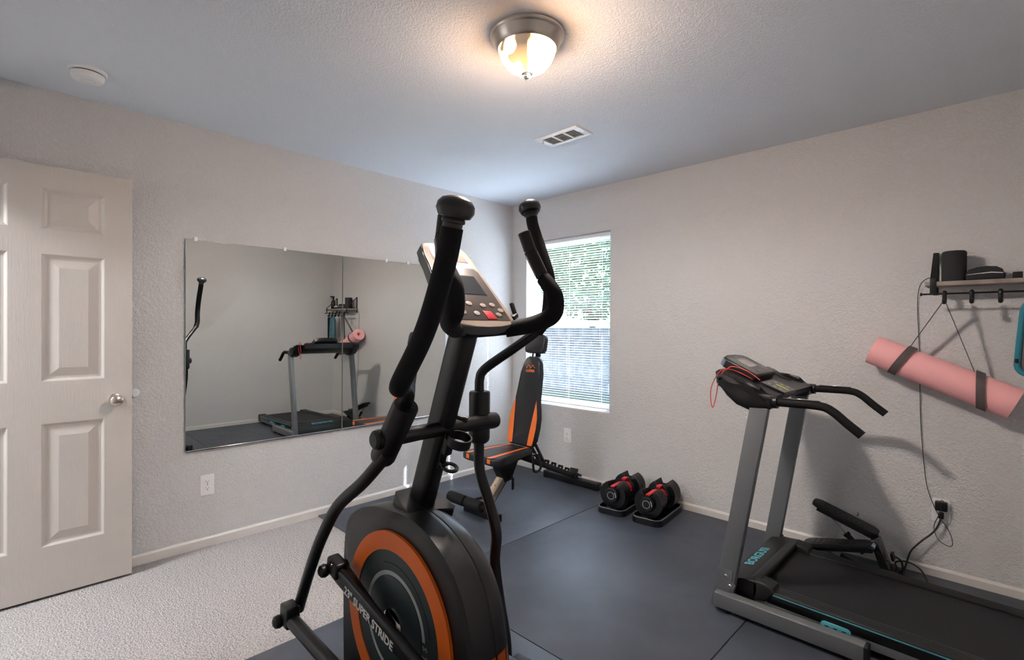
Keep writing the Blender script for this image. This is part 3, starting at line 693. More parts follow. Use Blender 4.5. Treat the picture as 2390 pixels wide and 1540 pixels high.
# orange accent low on the user side of the shell
for s0, s1 in ((-0.078, -0.004), (0.004, 0.060)):
    b = B(); g = []
    for dy in (s0, (s0+s1)/2, s1):
        sc = 1.004 - (0.052*max(0, dy/0.06)**1.6)
        g.append([b.verts.new((hc[0]+(x-hc[0])*sc, HC+dy, hc[1]+(z-hc[1])*sc)) for x, z in hp if x > 2.2 and 0.10 < z < 0.37])
    for A_, C_ in zip(g, g[1:]):
        for j in range(len(A_)-1): b.faces.new((A_[j], A_[j+1], C_[j+1], C_[j]))
    r_ = bmesh.ops.solidify(b, geom=b.faces[:], thickness=0.002)
    obj('orange_accent', b, M_orange, hs)
# mast
mb, mt = V((1.920, YC, 0.645)), V((2.162, YC, 1.285))
b = B(); bar(b, mb, mt, 0.064, 0.088, hint=(1, 0, 0), bv=0.022); 
obj('mast', b, M_steel, et)
md = (mt-mb).normalized()
# boot at mast foot
b = B(); X = (V((1, 0, 0))-md*md.x).normalized(); Y = md.cross(X)
prism(b, [(-0.070, -0.062), (-0.020, -0.082), (0.055, -0.085), (0.070, -0.060), (0.055, -0.01), (0.072, 0.030), (0.092, 0.065), (0.075, 0.085), (0.02, 0.075), (-0.070, 0.062)], mb+md*0.046, X, Y, 0.062, b=0.006)
prism(b, [(-0.06, -0.055), (0.05, -0.06), (0.05, 0.06), (-0.06, 0.055)], mb+md*0.005, X, Y, 0.05, b=0.008)
obj('mast_boot', b, M_black, et)
# pivot axle
PL, PR = V((2.078, -2.665, 0.972)), V((2.056, -2.200, 0.965))
b = B(); tube(b, [PL, PL.lerp(PR, 0.3), PL.lerp(PR, 0.7), PR], [0.028, 0.023, 0.023, 0.028], 20, 2); obj('pivot_axle', b, M_steel, et)
for p, s in ((PL, -1), (PR, 1)):
    b = B(); lathe(b, [(0, 0.02), (0.028, 0.02), (0.029, 0.0), (0.027, -0.012), (0.020, -0.018), (0, -0.020)], p, (0, -s, 0), 28); obj('axle_cap', b, M_black, et)
# left moving arm
def arm(label, lower, sleeve, neck, foam, knob_n, foam_r, lr):
    g = B(); tube(g, lower, lr, 20, 8); ar = obj('moving_arm', g, M_steel, et)
    g = B(); a, c_ = V(sleeve[0]), V(sleeve[1]); d = (c_-a).normalized(); ln = (c_-a).length
    lathe(g, [(0, -0.012), (0.025, -0.012), (0.034, -0.004), (0.037, 0.006), (0.037, ln-0.006), (0.034, ln), (0.020, ln+0.001), (0, ln+0.001)], a, d, 28); obj('pivot_sleeve', g, M_black, ar)
    g = B(); tube(g, neck, 0.0165, 18, 8); obj('upper_tube', g, M_steel, ar)
    g = B(); tube(g, foam, foam_r, 22, 8); obj('foam_grip', g, M_foam, ar)
    e = V(foam[-1]); d = (V(foam[-1])-V(foam[-2])).normalized(); d = (d+V(knob_n)).normalized()
    g = B(); lathe(g, [(0, 0.0), (0.021, 0.0), (0.021, 0.012), (0.025, 0.014), (0.025, 0.019), (0.023, 0.022), (0.034, 0.025), (0.0405, 0.038), (0.039, 0.051), (0.031, 0.061), (0.016, 0.067), (0, 0.069)], e-d*0.003, d, 36)
    obj('end_knob', g, mat('knob_rubber', (0.020, 0.020, 0.022), 0.3), ar)
    return ar
la = arm('', [(2.085, -2.64, 0.930), (1.978, -2.655, 0.829), (1.83, -2.66, 0.722), (1.726, -2.66, 0.603), (1.645, -2.66, 0.483), (1.57, -2.66, 0.352), (1.530, -2.66, 0.275)],
    [(2.042, -2.63, 0.910), (2.163, -2.63, 1.076)], [(2.155, -2.63, 1.065), (2.180, -2.635, 1.100), (2.215, -2.665, 1.125), (2.30, -2.745, 1.145), (2.350, -2.772, 1.165)],
    [(2.335, -2.765, 1.148), (2.362, -2.775, 1.170), (2.418, -2.765, 1.256), (2.457, -2.76, 1.331), (2.502, -2.76, 1.430), (2.522, -2.76, 1.497)], (0, 0, 0.0), 0.0235, 0.0195)
ra = arm('', [(2.027, -2.238, 0.911), (2.021, -2.233, 0.875), (2.029, -2.234, 0.785), (2.081, -2.234, 0.679), (2.113, -2.235, 0.591), (2.107, -2.235, 0.493), (2.129, -2.235, 0.372), (2.160, -2.235, 0.250), (2.168, -2.235, 0.130)],
    [(2.028, -2.238, 0.899), (2.029, -2.238, 1.068)], [(2.029, -2.238, 1.057), (2.029, -2.238, 1.110), (2.047, -2.229, 1.147), (2.119, -2.170, 1.214), (2.190, -2.109, 1.283), (2.210, -2.098, 1.319)],
    [(2.185, -2.114, 1.275), (2.212, -2.097, 1.324), (2.222, -2.094, 1.398), (2.218, -2.091, 1.467), (2.184, -2.090, 1.553), (2.142, -2.087, 1.647), (2.131, -2.085, 1.683)], (0, 0, 0), 0.0205, 0.0185)
# rails (pedal bars) and links
def rail(y, p0, p1, s, txt, link_from, yl, p2):
    d = (V(p1)-V(p0)).normalized(); up_ = V((0, s, 0)).cross(d) if False else V((-d.z, 0, d.x)); g = B()
    bar(g, p0, p1, 0.028, 0.046, hint=up_, bv=0.005); tube(g, [V(p0)+up_*0.018, V(p1)+up_*0.018], 0.0155, 16, 1)
    r_ = obj('pedal_rail', g, M_steel, et)
    g = B(); box(g, V(p0)+V((0.012, 0, 0.016)), (0.075, 0.046, 0.058), Matrix((d, V((0, 1, 0)), up_)).transposed(), 0.01); obj('crank_bearing', g, M_black, r_)
    g = B(); lathe(g, [(0, 0.0), (0.020, 0.0), (0.023, 0.01), (0.020, 0.022), (0.010, 0.029), (0, 0.030)], V(p0)+V((-0.022, s*0.02, 0.0)), (0, s, 0), 24); obj('bolt_cap', g, M_black, r_)
    g = B(); lathe(g, [(0.0, 0), (0.0065, 0), (0.0065, 0.003), (0.003, 0.003), (0.003, 0.001), (0, 0.001)], V(p0)+V((0.02, s*0.023, 0.03)), (0, s, 0), 12); obj('bolt', g, M_chrome, r_)
    if txt:
        text('rail_lettering', txt, 0.0385, V(p0)+d*0.250+V((0, s*0.0146, 0))-up_*0.008, d, up_, M_print, r_, depth=0.0005, bold=0.0009)
    g = B(); q0, q1 = V(p2[0]), V(p2[1]); tube(g, [q0, q1], 0.0235, 18, 1); lk = obj('link_rail', g, M_steel, et)
    dd = (q1-q0).normalized(); g = B(); box(g, q0+V((0.005, 0, 0.012)), (0.065, 0.048, 0.075), Matrix((dd, V((0, 1, 0)), V((-dd.z, 0, dd.x)))).transposed(), 0.008); obj('link_bracket', g, M_black, lk)
    g = B(); lathe(g, [(0, 0.0), (0.020, 0.0), (0.023, 0.01), (0.020, 0.022), (0.010, 0.029), (0, 0.030)], q0+V((-0.025, s*0.018, -0.014)), (0, s, 0), 24); obj('bolt_cap', g, M_black, lk)
    # pedal
    g = B(); pc_ = q1*0.5+V(p1)*0.5
    prism(g, rrect(0.34, 0.13, 0.03), pc_+V((0, 0, 0.045)), (1, 0, 0.0), (0, 1, 0), 0.03, b=0.008); box(g, pc_+V((0.165, 0, 0.065)), (0.012, 0.11, 0.04), b=0.004); box(g, pc_+V((0, s*0.06, 0.062)), (0.30, 0.01, 0.03), b=0.003)
    obj('pedal', g, M_black, et)
rail(-2.60, (1.672, -2.592, 0.440), (2.62, -2.592, 0.235), -1, '23" SUPER STRIDE', None, -2.70, ((1.548, -2.70, 0.268), (2.60, -2.70, 0.215)))
rail(-2.29, (2.222, -2.304, 0.212), (3.05, -2.304, 0.205), 1, None, None, -2.14, ((2.165, -2.170, 0.115), (3.05, -2.170, 0.150)))
for s, q in ((-1, (1.672, 0.440)), (1, (2.222, 0.212))):
    y = -2.562 if s < 0 else -2.334; b = B(); bar(b, (1.95, y, 0.34), (q[0], y, q[1]), 0.022, 0.040, hint=(0, 0, 1), bv=0.006)
    lathe(b, [(0, -0.022), (0.017, -0.022), (0.017, 0.013), (0, 0.013)], (1.95, y, 0.34), (0, s, 0), 24); lathe(b, [(0, -0.012), (0.025, -0.012), (0.025, 0.018), (0, 0.018)], (q[0], y, q[1]), (0, s, 0), 24); obj('crank_arm', b, M_black, et)
b = B(); tube(b, [(1.530, -2.662, 0.275), (1.535, -2.70, 0.272)], 0.016, 14, 1); tube(b, [(2.168, -2.235, 0.135), (2.168, -2.165, 0.125)], 0.016, 14, 1); obj('link_pins', b, M_steel, et)
# bottle cage on the mast
b = B(); X = (V((1, 0, 0))-md*md.x).normalized(); Y = md.cross(X)
cpos = mb+md*0.345+X*0.088+Y*0.012; ax_ = (md*0.85+X*0.15).normalized()
ringm(b, 0.0335, 0.0385, cpos, X, Y, 0.030, n=48); lp = mb+md*0.245+X*0.082+Y*0.008
ringm(b, 0.017, 0.028, lp, X, Y, 0.006, n=32)
bar(b, mb+md*0.225+X*0.045, mb+md*0.36+X*0.045, 0.030, 0.012, hint=X, bv=0.004); box(b, mb+md*0.245+X*0.052, (0.03, 0.026, 0.012), Matrix((X, Y, md)).transposed(), 0.003); box(b, mb+md*0.31+X*0.055, (0.03, 0.03, 0.06), Matrix((X, Y, md)).transposed(), 0.006)
obj('bottle_cage', b, M_black, et)
b = B(); lathe(b, [(0, 0), (0.008, 0), (0.008, 0.030), (0.011, 0.032), (0.011, 0.044), (0, 0.046)], mb+md*0.400+X*0.03+Y*0.02, (X*0.8+Y*0.6), 16); obj('adjust_pin', b, M_black, et)
# fixed handlebar
fh = [(2.262, 0.157, 1.585), (2.274, 0.173, 1.530), (2.303, 0.190, 1.459), (2.351, 0.198, 1.390), (2.349, 0.195, 1.333), (2.300, 0.168, 1.303), (2.238, 0.100, 1.284), (2.175, 0.0, 1.275)]
hb = [(x, YC+y, z) for x, y, z in fh]; hb2 = [(x, YC-y, z) for x, y, z in fh[:-1]][::-1]
b = B(); tube(b, hb+hb2, 0.0165, 18, 8); fb = obj('fixed_handlebar', b, M_steel, et)
for s in (1, -1):
    q = [V((x, YC+s*y, z)) for x, y, z in fh]
    b = B(); tube(b, [q[2]-(q[2]-q[3])*0.2, q[3], q[4], q[5], q[6]], [0.0225, 0.027, 0.0275, 0.026, 0.024], 22, 8); obj('handle_foam', b, M_foam, fb)
    d = (q[0]-q[1]).normalized()
    b = B(); tube(b, [q[0]-d*0.055, q[0]+d*0.004], 0.0195, 20, 1); obj('handle_collar', b, M_black, fb)
    b = B(); lathe(b, [(0, 0.0), (0.0172, 0.0), (0.0165, 0.0025), (0.004, 0.0035), (0, 0.0035)], q[0]+d*0.004, d, 24); obj('handle_end_plate', b, M_consoletan, fb)
    b = B(); tube(b, [q[0]-d*0.058, q[2]+(q[3]-q[2])*0.12], 0.0205, 20, 2); obj('pulse_sensor_sleeve', b, M_black, fb)
    for t_ in (-1, 1):
        tc_ = V((0.68, -0.73, 0.0)); sd2 = d.cross(tc_).normalized(); off = (tc_*0.45+sd2*0.9*t_).normalized()*0.0185
        b = B(); tube(b, [q[0]-d*0.068+off, q[2]-(q[1]-q[2])*0.0+off], 0.0042, 10, 1); obj('pulse_sensor', b, mat('brushed_plate', (0.42, 0.42, 0.44), 0.35, 0.3), fb)
# console
co = V((2.262, YC, 1.296)); U = (V((2.042, YC, 1.553))-co).normalized(); Yl = V((0, 1, 0)); Nn = V((0, 1, 0)).cross(U) ; Nn = Nn if Nn.x > 0 else -Nn
def cpoly(half): return half+[(-a, u) for a, u in half[::-1]]
def cprism(bm, poly, off, t, bv=0.0): prism(bm, poly, co+Nn*off, Yl, U, t, b=bv)
half = [(0.0, -0.012), (0.05, -0.010), (0.095, -0.004), (0.122, 0.006), (0.126, 0.022), (0.118, 0.09), (0.107, 0.19), (0.098, 0.245), (0.096, 0.285), (0.090, 0.318), (0.074, 0.338), (0.04, 0.345), (0.0, 0.346)]
outer = [(a, u) for a, u in half]+[(-a, u) for a, u in half[::-1][1:-1]]
b = B(); cprism(b, outer, -0.013, 0.030, 0.005); cs = obj('console', b, M_graphite, et)
b = B(); cprism(b, [(a*0.965, u*0.975+0.003) for a, u in outer], 0.001, 0.008, 0.002); obj('console_bezel', b, M_consoletan, cs)
b = B(); pan = [(0.106, 0.016), (0.097, 0.13), (0.088, 0.222), (0.076, 0.236), (-0.076, 0.236), (-0.088, 0.222), (-0.097, 0.13), (-0.106, 0.016)]
cprism(b, pan, 0.0048, 0.003, 0.001); obj('console_panel', b, M_consolebrown, cs)
b = B(); cprism(b, [(0.064, 0.120), (0.054, 0.196), (-0.054, 0.196), (-0.064, 0.120)], 0.0066, 0.002); obj('display', b, M_lcd, cs)
b = B(); ringp = [(0.068, 0.116), (0.057, 0.200), (-0.057, 0.200), (-0.068, 0.116)]
cprism(b, ringp, 0.0060, 0.0012); obj('display_frame', b, M_hole, cs)
b = B(); cprism(b, [(0.070, 0.262), (0.062, 0.322), (-0.062, 0.322), (-0.070, 0.262)], 0.0052, 0.0015, 0.0005); obj('book_rest', b, M_consoletan, cs)
for k, (y, u) in enumerate([(-0.075, 0.082), (-0.030, 0.080), (0.022, 0.074), (0.062, 0.078), (0.085, 0.056), (0.066, 0.038), (-0.02, 0.042), (-0.07, 0.045)]):
    b = B(); prism(b, [(p*1.0, q*0.72) for p, q in circ(0.0115, 24)], co+Nn*0.0070+Yl*y+U*u, Yl, U, 0.0026, b=0.0008); obj('console_button', b, M_consoletan if k < 6 else M_lightgrey, cs)
b = B(); cprism(b, [(0.012, 0.020), (0.050, 0.020), (0.040, 0.052), (0.008, 0.052)], 0.0066, 0.002, 0.0005); obj('stop_button', b, M_red, cs)
b = B(); bar(b, co+Yl*0.122+U*0.03, co+Yl*0.150+U*0.045, 0.02, 0.014, bv=0.003); bar(b, co+Yl*0.146+U*0.038, co+Yl*0.148+U*0.085+Nn*0.012, 0.014, 0.010, bv=0.003); obj('tablet_clip', b, M_black, cs)
b = B(); bar(b, mt-md*0.05, co-Nn*0.03+U*0.05, 0.06, 0.05, hint=(1, 0, 0), bv=0.01); prism(b, rrect(0.16, 0.12, 0.03), co-Nn*0.036+U*0.09, Yl, U, 0.03, b=0.01); obj('console_back', b, M_black, cs)

# ================================================================== TREADMILL
tm = empty('treadmill', (3.05, -0.74, Z0), 'silver and black folding treadmill with teal trim along the window wall', 'treadmill')
M_uprt = M_grey
for y, x0, x1, z0 in ((-1.075, 2.418, 2.575, Z0+0.004), (-0.355, 2.398, 2.548, Z0+0.004)):
    b = B(); bar(b, (x0, y, z0+0.006), (x1, y, 0.950), 0.038, 0.076, hint=(1, 0, 0), bv=0.004); u_ = obj('upright', b, M_uprt, tm)
    b = B(); s = -1 if y < -0.8 else 1; yb = y+s*0.0205
    prism(b, [(-0.048, 0.004), (0.030, 0.004), (0.036, 0.10), (0.058, 0.105), (0.064, 0.125), (0.046, 0.135), (0.052, 0.185), (-0.012, 0.185), (-0.02, 0.15)], (x0, yb, Z0), (1, 0, 0), (0, 0, 1), 0.004, b=0.001); obj('foot_plate', b, M_uprt, u_)
    for px_, pz_ in ((0.022, 0.155), (0.040, 0.115)):
        b = B(); lathe(b, [(0, 0.0), (0.0075, 0.0), (0.0085, 0.002), (0.006, 0.005), (0.003, 0.005), (0.003, 0.003), (0, 0.003)], (x0+px_, yb+s*0.002, Z0+pz_), (0, s, 0), 16); obj('bolt', b, M_chrome, u_)
# floor frame
for y in (-1.108, -0.345):
    b = B(); box(b, (2.685, y, Z0+0.05), (0.57, 0.05, 0.066), Matrix.Rotation(radians(0), 3, 'Y'), 0.004); fr = obj('floor_rail', b, M_grey, tm)
    b = B(); box(b, (2.974, y, Z0+0.048), (0.018, 0.052, 0.070), b=0.006); obj('rail_end_cap', b, M_black, fr)
    for x in (2.45, 2.93):
        b = B(); lathe(b, [(0, 0), (0.02, 0), (0.02, 0.02), (0, 0.02)], (x, y, Z0), (0, 0, 1), 18); obj('rubber_foot', b, M_black, fr)
b = B(); box(b, (2.45, -0.73, Z0+0.045), (0.05, 0.73, 0.045), b=0.004); obj('front_crossbar', b, M_grey, tm)
# deck
DN, DF = -1.045, -0.420; XR = 3.66
def dz_(x): return 0.128-0.020*(x-2.5)/1.2
def slab(bm, x0, x1, y0, y1, dz0, dz1, bv=0.0):
    a = radians(0); ln = x1-x0; mx = (x0+x1)/2; tilt = math.atan2(0.020, 1.2)
    box(bm, (mx, (y0+y1)/2, dz_(mx)+(dz0+dz1)/2+Z0-0.01), (ln, abs(y1-y0), dz1-dz0), Matrix.Rotation(tilt, 3, 'Y'), bv)
for y, s in ((DN, -1), (DF, 1)):
    yi = y-s*0.001
    b = B(); slab(b, 2.46, XR, yi, yi-s*0.028, -0.076, -0.040, 0.002); fr = obj('deck_frame', b, M_grey, tm)
    b = B(); slab(b, 2.60, XR, y, y-s*0.030, -0.042, -0.004, 0.002); obj('side_skirt', b, M_blacksm, tm)
    b = B(); slab(b, 2.60, XR, y+s*0.0015, y-s*0.075, -0.004, 0.010, 0.004)
    for k in range(4): slab(b, 2.60, XR-0.01, y-s*(0.012+k*0.016), y-s*(0.015+k*0.016), 0.009, 0.0112)
    sr = obj('side_rail', b, M_sage, tm)
    b = B(); slab(b, 2.62, XR-0.01, y+s*0.0018, y-s*0.002, -0.003, 0.0025); obj('teal_stripe', b, M_teal, sr, label='teal edge stripe')
    for xx in (2.86, 3.22):
        b = B(); tilt = math.atan2(0.020, 1.2)
        prism(b, rrect(0.105, 0.026, 0.0125), (xx, y+s*0.005, dz_(xx)-0.040), (1, 0, -math.tan(tilt)), (0, 0, 1), 0.012, b=0.003); pdd = obj('teal_pad', b, M_teal, sr, label='teal plastic clip')
        b = B()
        for q in (-0.03, 0, 0.03): box(b, (xx+q, y+s*0.0112, dz_(xx)-0.040), (0.014, 0.001, 0.004))
        obj('pad_slots', b, M_hole, pdd)
b = B(); slab(b, 2.50, XR-0.03, DN+0.070, DF-0.070, -0.01, 0.004); obj('running_belt', b, M_belt, tm)
b = B(); slab(b, 2.50, XR-0.05, DN+0.03, DF-0.03, -0.045, -0.012); obj('deck_board', b, M_blacksm, tm)
for s, y in ((-1, DN), (1, DF)):
    b = B(); slab(b, XR-0.01, XR+0.035, y+s*0.004, y-s*0.085, -0.075, 0.014, 0.010); obj('rear_end_cap', b, M_black, tm)
b = B(); tube(b, [(XR+0.0, DN+0.08, 0.085), (XR+0.0, DF-0.08, 0.085)], 0.022, 20, 1); obj('rear_roller', b, M_steel, tm)
for y in (DN+0.05, DF-0.05):
    b = B(); lathe(b, [(0, 0), (0.022, 0), (0.018, 0.035), (0, 0.035)], (XR-0.05, y, Z0), (0, 0, 1), 18); obj('rear_foot', b, M_black, tm)
# sticker on the deck frame
b = B(); box(b, (3.17, DN-0.0012, dz_(3.17)-0.056), (0.075, 0.0016, 0.030)); stk = obj('warning_sticker', b, M_white, tm, sm=False)
b = B(); box(b, (3.182, DN-0.0022, dz_(3.17)-0.050), (0.038, 0.0008, 0.014)); obj('red_print', b, M_red, stk, sm=False)
b = B(); prism(b, circ(0.0095, 20), (3.148, DN-0.0023, dz_(3.17)-0.055), (1, 0, 0), (0, 0, 1), 0.0008); obj('round_print', b, M_graphite, stk, sm=False)
# motor hood
b = B(); hz = 0.150
prof_ = [(2.398, 0.045), (2.402, 0.110), (2.425, 0.142), (2.50, 0.158), (2.545, 0.164), (2.560, 0.158), (2.562, 0.120), (2.545, 0.06)]
prism(b, prof_, (0, (DN+DF)/2, 0), (1, 0, 0), (0, 0, 1), abs(DF-DN)+0.012, b=0.006)
hd = obj('motor_hood', b, M_black, tm)
for y, s in ((DN, -1), (DF, 1)):
    b = B(); prism(b, [(2.535, 0.075), (2.535, 0.160), (2.56, 0.167), (2.60, 0.163), (2.622, 0.152), (2.630, 0.134), (2.615, 0.11), (2.59, 0.085)], (0, y-s*0.038, 0), (1, 0, 0), (0, 0, 1), 0.088, b=0.010, seg=3); obj('hood_arm', b, M_sage, hd)
b = B(); box(b, (2.548, (DN+DF)/2, 0.158), (0.045, abs(DF-DN)-0.04, 0.022), b=0.008); obj('hood_lip', b, M_sage, hd)
d_ = V((0.075, 0, 0.016)).normalized()
text('hood_lettering', 'BORGUSI', 0.062, V((2.462, -0.745, 0.1512)), (0, 1, 0), -d_, M_teal, hd, depth=0.0006, bold=0.0008)
# handlebar console
cp = [(2.383, 1.070), (2.386, 1.055), (2.405, 1.03), (2.435, 0.985), (2.480, 0.948), (2.535, 0.928), (2.590, 0.930), (2.622, 0.942), (2.630, 0.988), (2.612, 0.996), (2.551, 1.002), (2.500, 1.018), (2.455, 1.045), (2.425, 1.066), (2.402, 1.078)]
for y in (-1.048, -0.382):
    b = B(); prism(b, cp, (-0.005 if y < -0.7 else -0.02, y, 0), (1, 0, 0), (0, 0, 1), 0.098, b=0.026, seg=5); pod = obj('console_pod', b, M_blacksm, tm, ang=60)
    b = B(); X_ = V((0.140, 0, -0.062)).normalized(); N_ = V((0, 1, 0))
    cc = V((2.475, -0.950 if y < -0.7 else -0.480, 1.043))
    bm_ = []
    prism(b, [(p*0.066, q*0.026) for p, q in circ(1.0, 28)], cc, X_, (0, 1, 0), 0.006, b=0.001); obj('cup_recess', b, M_hole, pod)
b = B(); prism(b, [(2.345, 1.085), (2.350, 1.030), (2.46, 0.975), (2.585, 0.958), (2.612, 0.968), (2.610, 0.990), (2.50, 1.030), (2.36, 1.095)], (0, -0.715, 0), (1, 0, 0), (0, 0, 1), 0.575, b=0.008); cb = obj('console_body', b, M_black, tm)
b = B(); X_ = V((0.175, 0, -0.088)).normalized(); Nd = X_.cross(V((0, 1, 0)))
c_ = V((2.402, -0.755, 1.094)); prism(b, [(-0.098, -0.05), (-0.085, -0.115), (-0.06, -0.138), (0.098, -0.138), (0.098, 0.138), (-0.06, 0.138), (-0.085, 0.115), (-0.098, 0.05)], c_, X_, (0, 1, 0), 0.045, b=0.008, seg=3); dp = obj('display_housing', b, M_black, cb)
b = B(); prism(b, [(-0.088, -0.05), (-0.076, -0.108), (-0.058, -0.128), (0.092, -0.128), (0.092, 0.128), (-0.058, 0.128), (-0.076, 0.108), (-0.088, 0.05)], c_+Nd*0.0225, X_, (0, 1, 0), 0.002); obj('display_panel', b, M_graphite, dp)
b = B(); prism(b, rrect(0.075, 0.115, 0.004), c_+Nd*0.0238+X_*-0.008, X_, (0, 1, 0), 0.0014); obj('screen', b, M_lcd2, dp)
b = B(); prism(b, rrect(0.020, 0.10, 0.003), c_+Nd*0.0238+X_*0.068, X_, (0, 1, 0), 0.001); prism(b, rrect(0.012, 0.06, 0.003), c_+Nd*0.0238+X_*-0.070, X_, (0, 1, 0), 0.001); obj('panel_print', b, M_consolebrown, dp)
b = B()
for k in range(8):
    for s in (-1, 1): prism(b, rrect(0.009, 0.006, 0.001), c_+Nd*0.0238+X_*(-0.052+k*0.016)+V((0, s*0.086, 0)), X_, (0, 1, 0), 0.001)
obj('panel_lettering', b, M_lightgrey, dp)
b = B(); X_ = V((0.11, 0, -0.045)).normalized(); Nd = X_.cross(V((0, 1, 0))); c_ = V((2.560, -0.780, 1.012))
prism(b, rrect(0.118, 0.185, 0.006), c_-Nd*0.008, X_, (0, 1, 0), 0.026, b=0.003); kp = obj('keypad', b, M_black, cb)
b = B(); prism(b, rrect(0.105, 0.168, 0.003), c_+Nd*0.0054, X_, (0, 1, 0), 0.001); obj('keypad_rim', b, M_lightgrey, kp)
b = B(); prism(b, rrect(0.101, 0.164, 0.003), c_+Nd*0.0058, X_, (0, 1, 0), 0.001); obj('keypad_panel', b, M_graphite, kp)
b = B(); prism(b, rrect(0.062, 0.022, 0.008), c_+Nd*0.0066+X_*0.016+V((0, 0.0, 0)), X_, (0, 1, 0), 0.001); obj('safety_slot', b, M_yellow, kp)
b = B()
for y in (-0.055, 0.055):
    for k in range(3): prism(b, rrect(0.014, 0.018, 0.002), c_+Nd*0.0066+X_*(-0.03+k*0.028)+V((0, y*(0.85+0.1*k), 0)), X_, (0, 1, 0), 0.001)
obj('key_print', b, M_lightgrey, kp)
for y, x_ in ((-1.055, 0.0), (-0.365, -0.02)):
    b = B(); tube(b, [(2.60+x_, y, 0.972), (2.70+x_, y, 0.974), (2.80+x_, y, 0.974), (2.845+x_, y, 0.957), (2.895+x_, y, 0.915), (2.945+x_, y, 0.875)], 0.0175, 18, 8); hn = obj('handrail', b, M_foam, tm)
    b = B(); bar(b, (2.66+x_, y, 0.992), (2.80+x_, y, 0.992), 0.020, 0.006, bv=0.002); obj('handrail_pad', b, M_black, hn)
    b = B(); bar(b, (2.715+x_, y, 0.9955), (2.785+x_, y, 0.9955), 0.013, 0.003, bv=0.001); obj('pulse_plate', b, M_chrome, hn)
    b = B(); tube(b, [(2.592+x_, y, 0.970), (2.640+x_, y, 0.972)], 0.026, 20, 1); obj('handrail_collar', b, M_black, hn)
b = B(); tube(b, [(2.365, -0.93, 1.085), (2.40, -0.93, 1.108), (2.47, -0.93, 1.090), (2.53, -0.94, 1.052)], 0.0022, 8, 6)
tube(b, [(2.42, -1.03, 1.103), (2.385, -1.045, 1.09), (2.350, -1.05, 1.02), (2.345, -1.05, 0.96), (2.355, -1.05, 0.918), (2.372, -1.055, 0.97), (2.388, -1.06, 1.05), (2.412, -1.045, 1.100), (2.45, -1.01, 1.092), (2.51, -0.98, 1.058)], 0.0022, 8, 6)
obj('safety_cord', b, M_redcord, tm, label='red safety key cord')
b = B(); tube(b, [(2.56, -0.335, 0.86), (2.565, -0.300, 0.86), (2.565, -0.300, 0.77), (2.545, -0.315, 0.75)], 0.0022, 8, 1); obj('wire_hook', b, M_white, tm, label='thin white wire hook')
# power cord
b = B(); tube(b, [(3.113, -0.036, 0.330), (3.105, -0.040, 0.295), (3.083, -0.040, 0.245), (3.035, -0.045, 0.185), (2.995, -0.05, 0.125), (2.978, -0.06, 0.060), (2.968, -0.08, 0.018), (2.965, -0.12, 0.018), (2.935, -0.10, 0.060), (2.985, -0.095, 0.078), (3.04, -0.12, 0.066), (3.075, -0.18, 0.030), (3.08, -0.26, 0.017), (3.02, -0.33, 0.017), (2.90, -0.335, 0.017)], 0.0042, 10, 6); pw = obj('power_cord', b, M_cable, tm)
b = B(); box(b, (3.113, -0.024, 0.336), (0.022, 0.032, 0.030), b=0.004); obj('plug', b, M_black, pw)

# ================================================================== MINI STEPPER
st = empty('mini_stepper', (2.74, -0.19, Z0), 'small black hydraulic stepper with two foot pedals behind the treadmill', 'stepper')
def pedal(y, a, c, nm):
    b = B(); a, c = V(a), V(c); d = (c-a).normalized(); up_ = V((-d.z, 0, d.x)); up_ = up_ if up_.z > 0 else -up_
    pts = rrect((c-a).length, 0.105, 0.03); prism(b, pts, (a+c)/2+up_*0.010, d, (0, 1, 0), 0.020, b=0.005)
    bar(b, a+d*0.03-up_*0.012, c-up_*0.012, 0.05, 0.028, hint=up_, bv=0.004)
    p = obj('foot_pedal', b, M_sage, st)
    b = B()
    for k in range(9): prism(b, rrect(0.006, 0.075, 0.002), a+d*(0.05+k*0.026)+up_*0.0205, d, (0, 1, 0), 0.003)
    obj('tread_ribs', b, M_black, p)
    return d, up_
pedal(-0.12, (2.556, -0.125, 0.292), (2.862, -0.125, 0.188), 'a')
pedal(-0.27, (2.552, -0.250, 0.088), (2.858, -0.250, 0.165), 'b')
b = B(); bar(b, (2.60, -0.187, Z0+0.018), (2.93, -0.187, Z0+0.018), 0.05, 0.030, bv=0.004); bar(b, (2.62, -0.30, Z0+0.015), (2.62, -0.07, Z0+0.015), 0.03, 0.03, bv=0.003); bar(b, (2.925, -0.30, Z0+0.015), (2.925, -0.07, Z0+0.015), 0.03, 0.03, bv=0.003); obj('base_frame', b, M_steel, st)
b = B(); bar(b, (2.915, -0.187, Z0+0.02), (2.860, -0.187, 0.195), 0.085, 0.040, hint=(1, 0, 0), bv=0.008); obj('pivot_post', b, mat('dark_gloss_metal', (0.10, 0.11, 0.12), 0.15, 0.8), st)
b = B(); tube(b, [(2.862, -0.30, 0.172), (2.862, -0.07, 0.180)], 0.013, 14, 1); obj('pivot_rod', b, M_chrome, st)
for y, a, c in ((-0.125, (2.640, 0.238), (2.80, 0.075)), (-0.250, (2.640, 0.090), (2.80, 0.050))):
    b = B(); A_, C_ = V((a[0], y, a[1])), V((c[0], y, c[1])); M2 = A_*0.5+C_*0.5
    tube(b, [A_, M2], 0.004, 12, 1); pr_ = obj('piston_rod', b, M_chrome, st)
    b = B(); tube(b, [M2, C_], 0.014, 16, 1); lathe(b, [(0, 0), (0.018, 0), (0.018, 0.014), (0, 0.014)], M2-(C_-A_).normalized()*0.004, (C_-A_), 18); obj('hydraulic_cylinder', b, M_black, st)
b = B(); box(b, (2.935, -0.187, 0.12), (0.012, 0.05, 0.035), Matrix.Rotation(radians(-15), 3, 'Y'), 0.003); obj('counter', b, M_black, st)
